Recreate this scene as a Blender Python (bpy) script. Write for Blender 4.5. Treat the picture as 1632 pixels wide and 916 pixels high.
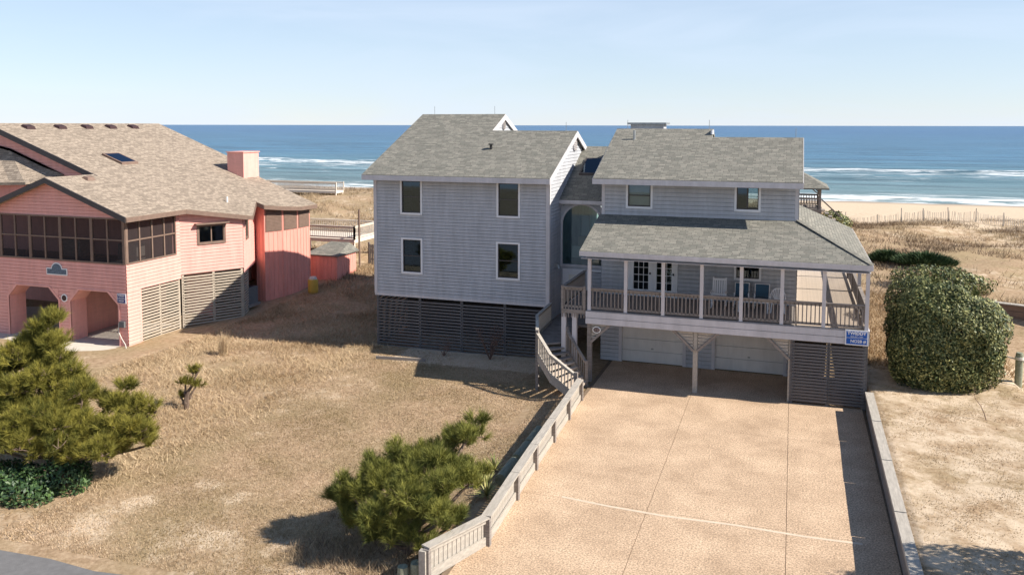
import bpy, math, random
import numpy as np
from mathutils import Vector, Matrix
random.seed(7); rng = np.random.default_rng(11)
for o in list(bpy.data.objects): bpy.data.objects.remove(o)
SC = bpy.context.scene
COL = SC.collection
# ---------------------------------------------------------------- camera
FPX, PPX, PPY, CH = 1330.0, 816.0, 304.0, 10.4
PITCH, YAW, ROLL = math.atan(105/FPX), math.radians(18.6), math.radians(0.08)
cam = bpy.data.cameras.new('camera'); camo = bpy.data.objects.new('camera', cam); COL.objects.link(camo)
cam.sensor_width = 36; cam.lens = FPX/1632*36; cam.shift_y = -(458-PPY)/1632
cam.clip_start = .1; cam.clip_end = 60000
fw = Vector((-math.sin(YAW)*math.cos(PITCH), math.cos(YAW)*math.cos(PITCH), -math.sin(PITCH)))
rt = Vector((math.cos(YAW), math.sin(YAW), 0)); up = rt.cross(fw)
c_, s_ = math.cos(ROLL), math.sin(ROLL)
R_, U_ = rt*c_+up*s_, up*c_-rt*s_
M3 = Matrix((R_, U_, -fw)).transposed()
camo.matrix_world = Matrix.Translation((0, 0, CH)) @ M3.to_4x4()
SC.camera = camo
# ---------------------------------------------------------------- sky, sun, exposure
SUN = Vector((1, .05, .80)).normalized()
EL = math.asin(SUN.z); AZ = math.atan2(SUN.x, SUN.y)
w = bpy.data.worlds.new('World'); SC.world = w; w.use_nodes = True
nt = w.node_tree; bg = nt.nodes['Background']
sky = nt.nodes.new('ShaderNodeTexSky'); sky.sky_type = 'NISHITA'; sky.sun_disc = False
sky.sun_elevation = EL; sky.sun_rotation = AZ
sky.altitude = 10; sky.air_density = 1.0; sky.dust_density = 0.0; sky.ozone_density = 4.0
bg.inputs['Strength'].default_value = .080
# thin cirrus over the whole sky
tc = nt.nodes.new('ShaderNodeTexCoord'); mp = nt.nodes.new('ShaderNodeMapping'); mp.inputs['Scale'].default_value = (1.2, 1.6, 7)
mp.inputs['Rotation'].default_value = (.12, .1, .4)
nz = nt.nodes.new('ShaderNodeTexNoise'); nz.inputs['Scale'].default_value = 2.2; nz.inputs['Detail'].default_value = 8; nz.inputs['Distortion'].default_value = .7
rp = nt.nodes.new('ShaderNodeValToRGB'); rp.color_ramp.elements[0].position = .42; rp.color_ramp.elements[1].position = .85
rp.color_ramp.elements[0].color = (.5, .5, .5, 1); rp.color_ramp.elements[1].color = (.82, .82, .82, 1)
mx = nt.nodes.new('ShaderNodeMixRGB'); mx.inputs['Color2'].default_value = (6.1, 7.05, 8.5, 1)
L = nt.links.new
L(tc.outputs['Generated'], mp.inputs['Vector']); L(mp.outputs[0], nz.inputs['Vector']); L(nz.outputs['Fac'], rp.inputs[0])
# thin haze, thicker towards the horizon all round
sp = nt.nodes.new('ShaderNodeSeparateXYZ'); L(tc.outputs['Generated'], sp.inputs[0])
hr = nt.nodes.new('ShaderNodeMapRange'); hr.interpolation_type = 'SMOOTHSTEP'
for k_, v_ in (('From Min', 0.), ('From Max', .55), ('To Min', 1.15), ('To Max', .12)): hr.inputs[k_].default_value = v_
L(sp.outputs['Z'], hr.inputs[0])
hm = nt.nodes.new('ShaderNodeMath'); hm.operation = 'MULTIPLY'; hm.use_clamp = True; L(rp.outputs[0], hm.inputs[0]); L(hr.outputs[0], hm.inputs[1])
L(hm.outputs[0], mx.inputs['Fac']); L(sky.outputs[0], mx.inputs['Color1']); L(mx.outputs[0], bg.inputs['Color'])
sl = bpy.data.lights.new('sun', 'SUN'); sl.energy = 5.0; sl.angle = math.radians(.53); sl.color = (1, .93, .82)
so = bpy.data.objects.new('sun', sl); COL.objects.link(so); so.rotation_euler = SUN.to_track_quat('Z', 'Y').to_euler(); so.location = (40, 0, 60)
SC.view_settings.view_transform = 'Standard'; SC.view_settings.look = 'None'; SC.view_settings.gamma = 1; SC.view_settings.use_curve_mapping = False
SC.view_settings.exposure = .68
SC.render.engine = 'CYCLES'
SC.cycles.max_bounces = 6; SC.cycles.transparent_max_bounces = 12
# ---------------------------------------------------------------- materials
def mat(name, col, rough=.8, var=.12, scale=3., bump=0., bscale=60., stretch=(1, 1, 1), spec=.3, metal=0., col2=None, attr=None, wear=0.):
    m = bpy.data.materials.new(name); m.use_nodes = True; t = m.node_tree; b = t.nodes['Principled BSDF']
    b.inputs['Roughness'].default_value = rough; b.inputs['Specular IOR Level'].default_value = spec; b.inputs['Metallic'].default_value = metal
    co = t.nodes.new('ShaderNodeTexCoord'); mp = t.nodes.new('ShaderNodeMapping'); mp.inputs['Scale'].default_value = stretch
    t.links.new(co.outputs['Object'], mp.inputs[0])
    n = t.nodes.new('ShaderNodeTexNoise'); n.inputs['Scale'].default_value = scale; n.inputs['Detail'].default_value = 6; n.inputs['Roughness'].default_value = .65
    t.links.new(mp.outputs[0], n.inputs['Vector'])
    r = t.nodes.new('ShaderNodeValToRGB'); e = r.color_ramp.elements
    e[0].position = .3; e[1].position = .7
    c2 = col2 or [min(1, c*(1+var)) for c in col]; c1 = col if col2 else [c*(1-var) for c in col]
    e[0].color = (*c1, 1); e[1].color = (*c2, 1)
    if attr:
        a = t.nodes.new('ShaderNodeAttribute'); a.attribute_name = attr; t.links.new(a.outputs['Fac'], r.inputs[0]); e[0].position = 0; e[1].position = 1
    else: t.links.new(n.outputs['Fac'], r.inputs[0])
    t.links.new(r.outputs[0], b.inputs['Base Color'])
    if wear:
        m2 = t.nodes.new('ShaderNodeMapping'); m2.inputs['Scale'].default_value = (2.2, 2.2, .35); t.links.new(co.outputs['Object'], m2.inputs[0])
        nw = t.nodes.new('ShaderNodeTexNoise'); nw.inputs['Scale'].default_value = 1.3; nw.inputs['Detail'].default_value = 9; nw.inputs['Roughness'].default_value = .72; t.links.new(m2.outputs[0], nw.inputs['Vector'])
        rw = t.nodes.new('ShaderNodeValToRGB'); rw.color_ramp.elements[0].position = .34; rw.color_ramp.elements[0].color = (1-wear, 1-wear, 1-wear*1.05, 1); rw.color_ramp.elements[1].position = .62; rw.color_ramp.elements[1].color = (1+wear*.35, 1+wear*.35, 1+wear*.3, 1)
        t.links.new(nw.outputs['Fac'], rw.inputs[0]); xw = t.nodes.new('ShaderNodeMixRGB'); xw.blend_type = 'MULTIPLY'; xw.inputs[0].default_value = 1; t.links.new(r.outputs[0], xw.inputs[1]); t.links.new(rw.outputs[0], xw.inputs[2]); t.links.new(xw.outputs[0], b.inputs['Base Color'])
    if bump:
        n2 = t.nodes.new('ShaderNodeTexNoise'); n2.inputs['Scale'].default_value = bscale; n2.inputs['Detail'].default_value = 4
        t.links.new(mp.outputs[0], n2.inputs['Vector'])
        bp = t.nodes.new('ShaderNodeBump'); bp.inputs['Strength'].default_value = bump; bp.inputs['Distance'].default_value = .02
        t.links.new(n2.outputs['Fac'], bp.inputs['Height']); t.links.new(bp.outputs[0], b.inputs['Normal'])
    return m
def shingle(name, c1, c2, c3):
    m = bpy.data.materials.new(name); m.use_nodes = True; t = m.node_tree; b = t.nodes['Principled BSDF']; b.inputs['Roughness'].default_value = .95
    b.inputs['Specular IOR Level'].default_value = .15
    uv = t.nodes.new('ShaderNodeUVMap'); br = t.nodes.new('ShaderNodeTexBrick')
    br.inputs['Scale'].default_value = 1; br.inputs['Brick Width'].default_value = .31; br.inputs['Row Height'].default_value = .145
    br.inputs['Mortar Size'].default_value = .008; br.inputs['Mortar Smooth'].default_value = .3; br.inputs['Bias'].default_value = 0; br.offset = .37; br.squash = .8; br.squash_frequency = 3
    br.inputs['Color1'].default_value = (*c1, 1); br.inputs['Color2'].default_value = (*c2, 1); br.inputs['Mortar'].default_value = (*[q*.45 for q in c1], 1)
    t.links.new(uv.outputs[0], br.inputs['Vector'])
    n = t.nodes.new('ShaderNodeTexNoise'); n.inputs['Scale'].default_value = 4.5; n.inputs['Detail'].default_value = 5
    mpg = t.nodes.new('ShaderNodeMapping'); mpg.inputs['Scale'].default_value = (.55, 1.6, 1); t.links.new(uv.outputs[0], mpg.inputs[0]); t.links.new(mpg.outputs[0], n.inputs['Vector'])
    r = t.nodes.new('ShaderNodeValToRGB'); r.color_ramp.elements[0].position = .38; r.color_ramp.elements[1].position = .62
    t.links.new(n.outputs['Fac'], r.inputs[0])
    mx = t.nodes.new('ShaderNodeMixRGB'); mx.inputs['Color2'].default_value = (*c3, 1)
    ml = t.nodes.new('ShaderNodeMath'); ml.operation = 'MULTIPLY'; ml.inputs[1].default_value = .4; t.links.new(r.outputs[0], ml.inputs[0]); t.links.new(ml.outputs[0], mx.inputs['Fac'])
    t.links.new(br.outputs['Color'], mx.inputs['Color1'])
    n3 = t.nodes.new('ShaderNodeTexNoise'); n3.inputs['Scale'].default_value = 40; t.links.new(uv.outputs[0], n3.inputs['Vector'])
    hs = t.nodes.new('ShaderNodeHueSaturation'); mr = t.nodes.new('ShaderNodeMapRange'); mr.inputs['To Min'].default_value = .65; mr.inputs['To Max'].default_value = 1.35
    t.links.new(n3.outputs['Fac'], mr.inputs[0]); t.links.new(mr.outputs[0], hs.inputs['Value']); t.links.new(mx.outputs[0], hs.inputs['Color']); t.links.new(hs.outputs[0], b.inputs['Base Color'])
    bp = t.nodes.new('ShaderNodeBump'); bp.inputs['Strength'].default_value = .7; bp.inputs['Distance'].default_value = .02
    t.links.new(br.outputs['Fac'], bp.inputs['Height']); bp.invert = True; t.links.new(bp.outputs[0], b.inputs['Normal'])
    return m
def glass(name, tint, base=.06):
    m = bpy.data.materials.new(name); m.use_nodes = True; t = m.node_tree; t.nodes.remove(t.nodes['Principled BSDF']); o = t.nodes['Material Output']
    tr = t.nodes.new('ShaderNodeBsdfTransparent'); tr.inputs[0].default_value = (*tint, 1); gl = t.nodes.new('ShaderNodeBsdfGlossy'); gl.inputs['Roughness'].default_value = .03; gl.inputs['Color'].default_value = (.5, .68, .86, 1)
    fr = t.nodes.new('ShaderNodeFresnel'); fr.inputs[0].default_value = 1.55; ad = t.nodes.new('ShaderNodeMath'); ad.operation = 'ADD'; ad.inputs[1].default_value = base
    n = t.nodes.new('ShaderNodeTexNoise'); n.inputs['Scale'].default_value = 1.5; bp = t.nodes.new('ShaderNodeBump'); bp.inputs['Strength'].default_value = .06
    t.links.new(n.outputs['Fac'], bp.inputs['Height']); t.links.new(bp.outputs[0], gl.inputs['Normal'])
    mx = t.nodes.new('ShaderNodeMixShader'); t.links.new(fr.outputs[0], ad.inputs[0]); t.links.new(ad.outputs[0], mx.inputs[0]); t.links.new(tr.outputs[0], mx.inputs[1]); t.links.new(gl.outputs[0], mx.inputs[2]); t.links.new(mx.outputs[0], o.inputs[0])
    return m
def screenmat(name, col, op):
    m = bpy.data.materials.new(name); m.use_nodes = True; t = m.node_tree; t.nodes.remove(t.nodes['Principled BSDF']); o = t.nodes['Material Output']
    tr = t.nodes.new('ShaderNodeBsdfTransparent'); df = t.nodes.new('ShaderNodeBsdfDiffuse'); df.inputs[0].default_value = (*col, 1)
    mx = t.nodes.new('ShaderNodeMixShader'); mx.inputs[0].default_value = op; t.links.new(tr.outputs[0], mx.inputs[1]); t.links.new(df.outputs[0], mx.inputs[2]); t.links.new(mx.outputs[0], o.inputs[0])
    return m
M = {}
M['siding'] = mat('siding_paint', (.45, .46, .495), .75, .05, 1.2, .1, 30, (1, 1, 6), wear=.16)
M['trim'] = mat('trim_paint', (.57, .55, .57), .7, .06, 2, wear=.12)
M['tealroom'] = mat('teal_room_wall', (.34, .47, .46), .8, .25, 1.5)
M['taupe'] = mat('tan_fabric', (.42, .33, .24), .9)
M['white'] = mat('white_paint', (.74, .74, .76), .5, .04, 2)
M['cream'] = mat('door_panel_paint', (.70, .68, .66), .55, .05, 2, wear=.1)
M['roof'] = shingle('grey_shingle', (.165, .158, .138), (.29, .27, .232), (.165, .17, .148))
M['roof2'] = shingle('tan_shingle', (.235, .19, .15), (.43, .35, .275), (.25, .20, .16))
M['wood'] = mat('weathered_wood', (.25, .22, .20), .9, .3, 3, .4, 40, (1, 1, 8))
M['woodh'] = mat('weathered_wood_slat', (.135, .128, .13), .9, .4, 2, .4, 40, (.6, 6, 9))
M['woodlight'] = mat('bleached_wood', (.42, .38, .33), .9, .22, 3, .5, 30, (6, .8, 6))
M['deck'] = mat('deck_boards', (.52, .43, .35), .9, .15, 2, .3, 30, (8, 1, 1))
M['lattice2'] = mat('tan_slat', (.44, .375, .30), .9, .2, 2, .3, 30, (4, 1, 8))
M['brown'] = mat('brown_trim', (.20, .135, .105), .7, .15, 4)
M['pink'] = mat('pink_paint', (.80, .40, .345), .75, .05, 1.5, .1, 30, (1, 1, 5), wear=.13)
M['coral'] = mat('coral_paint', (.78, .33, .27), .75, .06, 1.5, .1, 30, (5, 5, 1), wear=.13)
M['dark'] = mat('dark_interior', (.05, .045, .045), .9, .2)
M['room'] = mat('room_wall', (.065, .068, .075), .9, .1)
M['glass'] = glass('window_glass', (.55, .62, .62), .06); M['archglass'] = glass('arch_glass', (.62, .75, .74), .12); M['skyl'] = glass('skylight_glass', (.10, .08, .16), .03)
M['bleach'] = mat('sun_bleached_wood', (.74, .66, .56), .9, .12, 3, .3, 30, (6, .8, 6))
M['screen'] = screenmat('insect_screen', (.05, .04, .04), .62)
M['sash'] = mat('bronze_sash', (.07, .06, .06), .5)
M['blind'] = mat('window_blind', (.72, .70, .64), .9, .06)
M['metal'] = mat('galvanised_metal', (.35, .36, .36), .45, .15, 6, metal=.6)
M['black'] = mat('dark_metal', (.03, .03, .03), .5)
M['blue'] = mat('sign_blue', (.012, .10, .42), .4, .03); M['navy'] = mat('sign_navy', (.05, .06, .20), .4, .05)
M['signw'] = mat('sign_white', (.8, .8, .8), .5, .02); M['plaque'] = mat('plaque_panel', (.10, .14, .19), .5, .5, 12)
M['maroon'] = mat('plaque_maroon', (.05, .025, .025), .5); M['rose'] = mat('plaque_digits', (.55, .42, .38), .5)
M['asphalt'] = mat('asphalt', (.17, .165, .165), .9, .14, 5, .5, 120)
M['conc'] = mat('pale_concrete', (.60, .54, .46), .9, .1, 3, .2, 60)
M['log'] = mat('treated_log', (.25, .26, .19), .9, .25, 3, .4, 30, (6, 1, 6))
M['bark'] = mat('bark', (.17, .12, .09), .95, .3, 8, .6, 30)
M['twig'] = mat('bare_twig', (.16, .10, .08), .95, .3, 8)
M['yellow'] = mat('yellow_plastic', (.52, .34, .06), .6, .1); M['acm'] = mat('ac_grey', (.13, .135, .14), .6, .15, 8)
M['rope'] = mat('rope', (.6, .56, .5), .9)
M['fabric'] = mat('blue_cushion', (.05, .11, .17), .9)
M['needle'] = mat('pine_needles', (.04, .055, .012), .7, attr='rnd', col2=(.36, .31, .06), spec=.2)
M['needle2'] = mat('pine_needles_green', (.03, .052, .014), .7, attr='rnd', col2=(.33, .32, .075), spec=.2)
M['leaf'] = mat('shrub_leaves', (.03, .055, .018), .5, attr='rnd', col2=(.38, .37, .15), spec=.3)
M['ivy'] = mat('ivy_leaves', (.02, .05, .02), .5, attr='rnd', col2=(.10, .17, .05), spec=.4)
M['juniper'] = mat('juniper_needles', (.02, .05, .02), .8, attr='rnd', col2=(.09, .13, .05))
M['yucca'] = mat('yucca_leaves', (.12, .15, .04), .6, attr='rnd', col2=(.50, .45, .18))
M['straw'] = mat('dry_grass', (.28, .185, .10), .9, attr='rnd', col2=(.63, .48, .31), spec=.1)
M['lawn'] = mat('lawn_blades', (.25, .185, .095), .9, attr='rnd', col2=(.56, .42, .295), spec=.1)
M['scrub'] = mat('dune_scrub', (.14, .10, .075), .9, attr='rnd', col2=(.47, .355, .225), spec=.1)
# ---------------------------------------------------------------- mesh helpers
BASE = {}
class MB:
    def __init__(s): s.v = []; s.f = []
    def add(s, vs, fs):
        k = len(s.v); s.v += [tuple(v) for v in vs]; s.f += [tuple(i+k for i in f) for f in fs]; return s
    def hexa(s, p): return s.add(p, [(3, 2, 1, 0), (4, 5, 6, 7), (0, 1, 5, 4), (1, 2, 6, 5), (2, 3, 7, 6), (3, 0, 4, 7)])
    def box(s, x0, x1, y0, y1, z0, z1):
        return s.hexa([(x0, y0, z0), (x1, y0, z0), (x1, y1, z0), (x0, y1, z0), (x0, y0, z1), (x1, y0, z1), (x1, y1, z1), (x0, y1, z1)])
    def wbox(s, F, s0, s1, o0, o1, z0, z1):      # box in a wall frame: along, outward, up
        P = F.P; return s.hexa([P(s0, o1, z0), P(s1, o1, z0), P(s1, o0, z0), P(s0, o0, z0), P(s0, o1, z1), P(s1, o1, z1), P(s1, o0, z1), P(s0, o0, z1)])
    def beam(s, a, b, w, h, upv=(0, 0, 1)):
        a, b = Vector(a), Vector(b); d = (b-a).normalized(); u = Vector(upv)
        if abs(d.dot(u)) > .98: u = Vector((0, 1, 0))
        r = d.cross(u).normalized()*w/2; u = r.cross(d).normalized()*h/2
        return s.hexa([a-r-u, a+r-u, b+r-u, b-r-u, a-r+u, a+r+u, b+r+u, b-r+u])
    def tube(s, pts, rad, n=8):
        pts = [Vector(p) for p in pts]; rad = rad if isinstance(rad, (list, tuple)) else [rad]*len(pts); k = len(s.v)
        for i, p in enumerate(pts):
            d = (pts[min(i+1, len(pts)-1)]-pts[max(i-1, 0)]).normalized(); q = Vector((1, 0, 0)) if abs(d.x) < .9 else Vector((0, 1, 0))
            a = d.cross(q).normalized(); b = d.cross(a)
            for j in range(n):
                t = 2*math.pi*j/n; s.v.append(tuple(p+(a*math.cos(t)+b*math.sin(t))*rad[i]))
        for i in range(len(pts)-1):
            for j in range(n): s.f.append((k+i*n+j, k+i*n+(j+1) % n, k+(i+1)*n+(j+1) % n, k+(i+1)*n+j))
        s.f.append(tuple(range(k+n-1, k-1, -1))); e = k+(len(pts)-1)*n; s.f.append(tuple(range(e, e+n))); return s
    def slab(s, poly, th, down=(0, 0, -1)):      # polygon (3D, ccw from above) with thickness
        n = len(poly); k = len(s.v); d = Vector(down)*th
        s.v += [tuple(p) for p in poly]+[tuple(Vector(p)+d) for p in poly]
        s.f.append(tuple(range(k, k+n))); s.f.append(tuple(range(k+2*n-1, k+n-1, -1)))
        for i in range(n): j = (i+1) % n; s.f.append((k+j, k+i, k+n+i, k+n+j))
        return s
    def build(s, name, m, parent=None, uv=False, smooth=False, mats=None):
        b = BASE.get(parent, Vector((0, 0, 0)))
        me = bpy.data.meshes.new(name); me.from_pydata([tuple(Vector(v)-b) for v in s.v], [], s.f); me.materials.append(M[m]); me.validate()
        if smooth: me.polygons.foreach_set('use_smooth', [True]*len(me.polygons))
        if uv:
            ul = me.uv_layers.new(name='UVMap')
            for p in me.polygons:
                nn = p.normal; h = Vector((-nn.y, nn.x, 0)); h = h.normalized() if h.length > .01 else Vector((1, 0, 0)); v = nn.cross(h)
                for li in p.loop_indices:
                    c = me.vertices[me.loops[li].vertex_index].co; ul.data[li].uv = (c.dot(h), c.dot(v))
        me.update()
        o = bpy.data.objects.new(name, me); COL.objects.link(o)
        if parent: o.parent = parent; BASE[o] = b
        return o
def thing(name, label, cat, loc, group=None):
    o = bpy.data.objects.new(name, None); COL.objects.link(o); o.location = loc; BASE[o] = Vector(loc); o.empty_display_size = .3
    return tag(o, label, cat, group)
def tag(o, label, cat, group=None):
    o['label'] = label; o['category'] = cat
    if group: o['group'] = group
    return o
def struct(o, kind='structure', label=None):
    o['kind'] = kind
    if label: o['label'] = label
    return o
def inst(src, name, loc, parent, rot=None):      # copy sharing mesh; loc is world
    o = src.copy() if src.users_collection else src; COL.objects.link(o); o.name = name; o.parent = parent; o.location = Vector(loc)-BASE.get(parent, Vector((0, 0, 0)))
    if rot is not None: o.rotation_euler = rot
    BASE[o] = BASE.get(parent, Vector((0, 0, 0))); return o
class Fr:                                         # wall frame
    def __init__(s, x, y, dx, dy):
        l = math.hypot(dx, dy); s.o = Vector((x, y, 0)); s.d = Vector((dx/l, dy/l, 0)); s.n = Vector((s.d.y, -s.d.x, 0))
    def P(s, a, o, z): return s.o+s.d*a+s.n*o+Vector((0, 0, z))
def siding(F, s0, s1, z0, top, holes=(), pitch=.165, lap=.028):
    """lap boards; top = height or list of (s,z) outline; holes = (s0,s1,z0,z1)"""
    b = MB(); tp = [(s0, top), (s1, top)] if not isinstance(top, list) else top
    zmax = max(z for _, z in tp)
    def lim(z):
        z = min(z, zmax-1e-6); lo = hi = None
        for (a, za), (c, zc) in zip(tp, tp[1:]):
            if max(za, zc) < z: continue
            t0 = a if za >= z else a+(c-a)*(z-za)/(zc-za); t1 = c if zc >= z else a+(c-a)*(z-za)/(zc-za)
            lo = t0 if lo is None else min(lo, t0); hi = t1 if hi is None else max(hi, t1)
        return lo, hi
    zs = sorted(set([round(z, 4) for h in holes for z in h[2:4]]+[round(z, 4) for _, z in tp])); k = 0
    while z0+k*pitch < zmax-1e-4:
        za, zb = z0+k*pitch, min(z0+(k+1)*pitch, zmax); gz = za+.88*pitch; cut = sorted([za]+[z for z in zs+[gz] if za+1e-4 < z < zb-1e-4]+[zb]); k += 1
        for q, (a, c) in enumerate(zip(cut, cut[1:])):
            la, ha = lim(a); lc, hc = lim(c); m = (a+c)/2
            iv = [(-1e9, 1e9)]
            for h in holes:
                if h[2] < m < h[3]: iv = [r for i0, i1 in iv for r in ((i0, min(i1, h[0])), (max(i0, h[1]), i1)) if r[1] > r[0]]
            groove = m > gz
            oa, oc = (-.03, -.03) if groove else (lap*(1-.6*(a-za)/pitch), lap*(1-.6*(c-za)/pitch))
            for i0, i1 in iv:
                p0, p1, q0, q1 = max(la, i0), min(ha, i1), max(lc, i0), min(hc, i1)
                if p1 <= p0 and q1 <= q0: continue
                q1 = max(q1, q0); p1 = max(p1, p0)
                b.add([F.P(p0, oa, a), F.P(p1, oa, a), F.P(q1, oc, c), F.P(q0, oc, c)], [(0, 1, 2, 3)])
                if a == za: b.add([F.P(p0, -.03, a), F.P(p1, -.03, a), F.P(p1, oa, a), F.P(p0, oa, a)], [(0, 1, 2, 3)])
                if abs(c-gz) < 1e-4: b.add([F.P(q0, oc, c), F.P(q1, oc, c), F.P(q1, -.03, c), F.P(q0, -.03, c)], [(0, 1, 2, 3)])
    return b
def window(H, F, s0, s1, z0, z1, trim='white', tw=.09, style='hung', blind=0., name='window', sash='sash'):
    b = MB(); b.wbox(F, s0, s0+tw, -.06, .05, z0, z1).wbox(F, s1-tw, s1, -.06, .05, z0, z1).wbox(F, s0+tw, s1-tw, -.06, .05, z1-tw, z1).wbox(F, s0+tw-.02, s1-tw+.02, -.06, .07, z0, z0+tw)
    o = b.build(name, trim, H); a0, a1, c0, c1 = s0+tw, s1-tw, z0+tw, z1-tw; t = .04
    b = MB(); b.wbox(F, a0, a0+t, -.05, .02, c0, c1).wbox(F, a1-t, a1, -.05, .02, c0, c1).wbox(F, a0+t, a1-t, -.05, .02, c1-t, c1).wbox(F, a0+t, a1-t, -.05, .02, c0, c0+t); b.build('sash', sash, o)
    if style == 'hung': MB().wbox(F, a0+t, a1-t, -.045, .012, (c0+c1)/2-.02, (c0+c1)/2+.02).build('meeting_rail', sash, o)
    if style == 'slide': MB().wbox(F, (a0+a1)/2-.03, (a0+a1)/2+.03, -.045, .012, c0+t, c1-t).build('mullion', sash, o)
    MB().add([F.P(a0, -.02, c0), F.P(a1, -.02, c0), F.P(a1, -.02, c1), F.P(a0, -.02, c1)], [(0, 1, 2, 3)]).build('pane', 'glass', o)
    if blind: MB().wbox(F, a0, a1, -.14, -.12, c1-(c1-c0)*blind, c1).build('blind', 'blind', o)
    return o
def hole(s0, s1, z0, z1, t=.07): return (s0+t, s1-t, z0+t, z1-t)
def lattice(H, F, s0, s1, z0, z1, posts, m='woodh', pitch=.155, w=.08, off=0.):
    """horizontal slat screen: every slat its own part"""
    S = MB().wbox(F, posts[0], posts[-1], off-.08, off-.01, z1, z1+.06).build('slat_screen', m, H)
    for p in posts: MB().wbox(F, p-.06, p+.06, off-.09, off-.005, z0-.1, z1).build('post', m, S)
    n = int((z1-z0)/pitch)
    for a, c in zip(posts, posts[1:]):
        me = None
        for k in range(n):
            z = z0+pitch*(k+.5); l = c-a-.02
            if me is None:
                q = MB(); q.wbox(Fr(0, 0, F.d.x, F.d.y), -l/2, l/2, 0, .028, -w/2, w/2); src = q.build('slat', m); me = src; COL.objects.unlink(src)
                o = inst(src, 'slat', F.P((a+c)/2, off, z), S)
            else: o = inst(me, 'slat', F.P((a+c)/2, off, z), S)
            o.rotation_euler = (random.uniform(-.02, .02), random.uniform(-.004, .004), random.uniform(-.004, .004))
    return S
def railing(H, pts, zr, posts=True, h=.92, sp=.14, m='wood', name='railing', bw=.04):
    """pts: base points (x,y,z); rails follow them; each baluster a part of the railing"""
    b = MB()
    for p, q in zip(pts, pts[1:]):
        p, q = Vector(p), Vector(q); u = Vector((0, 0, 1))
        b.beam(p+u*(h-.03), q+u*(h-.03), .13, .04); b.beam(p+u*(h-.10), q+u*(h-.10), .04, .09); b.beam(p+u*.10, q+u*.10, .04, .09)
    if posts:
        for p in pts: b.box(p[0]-.05, p[0]+.05, p[1]-.05, p[1]+.05, p[2]-.02, p[2]+h+.03)
    S = b.build(name, m, H); src = None
    for p, q in zip(pts, pts[1:]):
        p, q = Vector(p), Vector(q); n = max(1, int((q-p).length/sp))
        for k in range(n):
            c = p.lerp(q, (k+.5)/n)+Vector((0, 0, h/2))
            if src is None:
                src = MB().box(-bw/2, bw/2, -bw/2, bw/2, -h/2+.08, h/2-.06).build('baluster', m); COL.objects.unlink(src)
            inst(src, 'baluster', c, S)
    return S
def blades(name, P, hgt, wid, lean, m, val=None, kind=True, parent=None, up=None):
    """single-triangle blades at points P (n,3)"""
    n = len(P); b = np.array(BASE.get(parent, (0, 0, 0))); a = rng.uniform(0, 2*np.pi, n); H_ = hgt*rng.uniform(.6, 1.25, n); W_ = wid*rng.uniform(.7, 1.3, n)
    t = rng.uniform(0, 2*np.pi, n); l = lean*H_*rng.uniform(.2, 1, n)
    d = np.stack([np.cos(a), np.sin(a), np.zeros(n)], 1)*W_[:, None]/2
    tip = P+np.stack([np.cos(t)*l, np.sin(t)*l, H_], 1)
    if up is not None: tip = P+up*H_[:, None]+rng.normal(0, lean, (n, 3))*H_[:, None]
    V = np.stack([P-d, P+d, tip], 1).reshape(-1, 3)-b
    return tris(name, V, m, rng.uniform(0, 1, n) if val is None else val, parent, kind)
def tris(name, V, m, val, parent=None, kind=False, per=3):
    n = len(V)//per; me = bpy.data.meshes.new(name); me.vertices.add(len(V)); me.vertices.foreach_set('co', V.astype(np.float32).ravel())
    me.loops.add(n*per); me.loops.foreach_set('vertex_index', np.arange(n*per, dtype=np.int32)); me.polygons.add(n)
    me.polygons.foreach_set('loop_start', np.arange(0, n*per, per, dtype=np.int32)); me.materials.append(M[m])
    at = me.attributes.new('rnd', 'FLOAT', 'FACE'); at.data.foreach_set('value', val.astype(np.float32)); me.update(calc_edges=True)
    o = bpy.data.objects.new(name, me); COL.objects.link(o)
    if parent: o.parent = parent
    if kind: o['kind'] = 'stuff'
    return o
def text(s, size, m, parent, loc, rot, name='lettering', bold=.0, sx=1.):
    c = bpy.data.curves.new(name, 'FONT'); c.body = s; c.size = size; c.align_x = 'CENTER'; c.align_y = 'CENTER'; c.extrude = .004; c.offset = bold
    t = bpy.data.objects.new(name, c); COL.objects.link(t); dg = bpy.context.evaluated_depsgraph_get(); me = bpy.data.meshes.new_from_object(t.evaluated_get(dg)); bpy.data.objects.remove(t)
    me.materials.clear(); me.materials.append(M[m]); o = bpy.data.objects.new(name, me); COL.objects.link(o); o.parent = parent
    o.location = Vector(loc)-BASE[parent]; o.rotation_euler = rot; o.scale = (sx, 1, 1); return o
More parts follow.
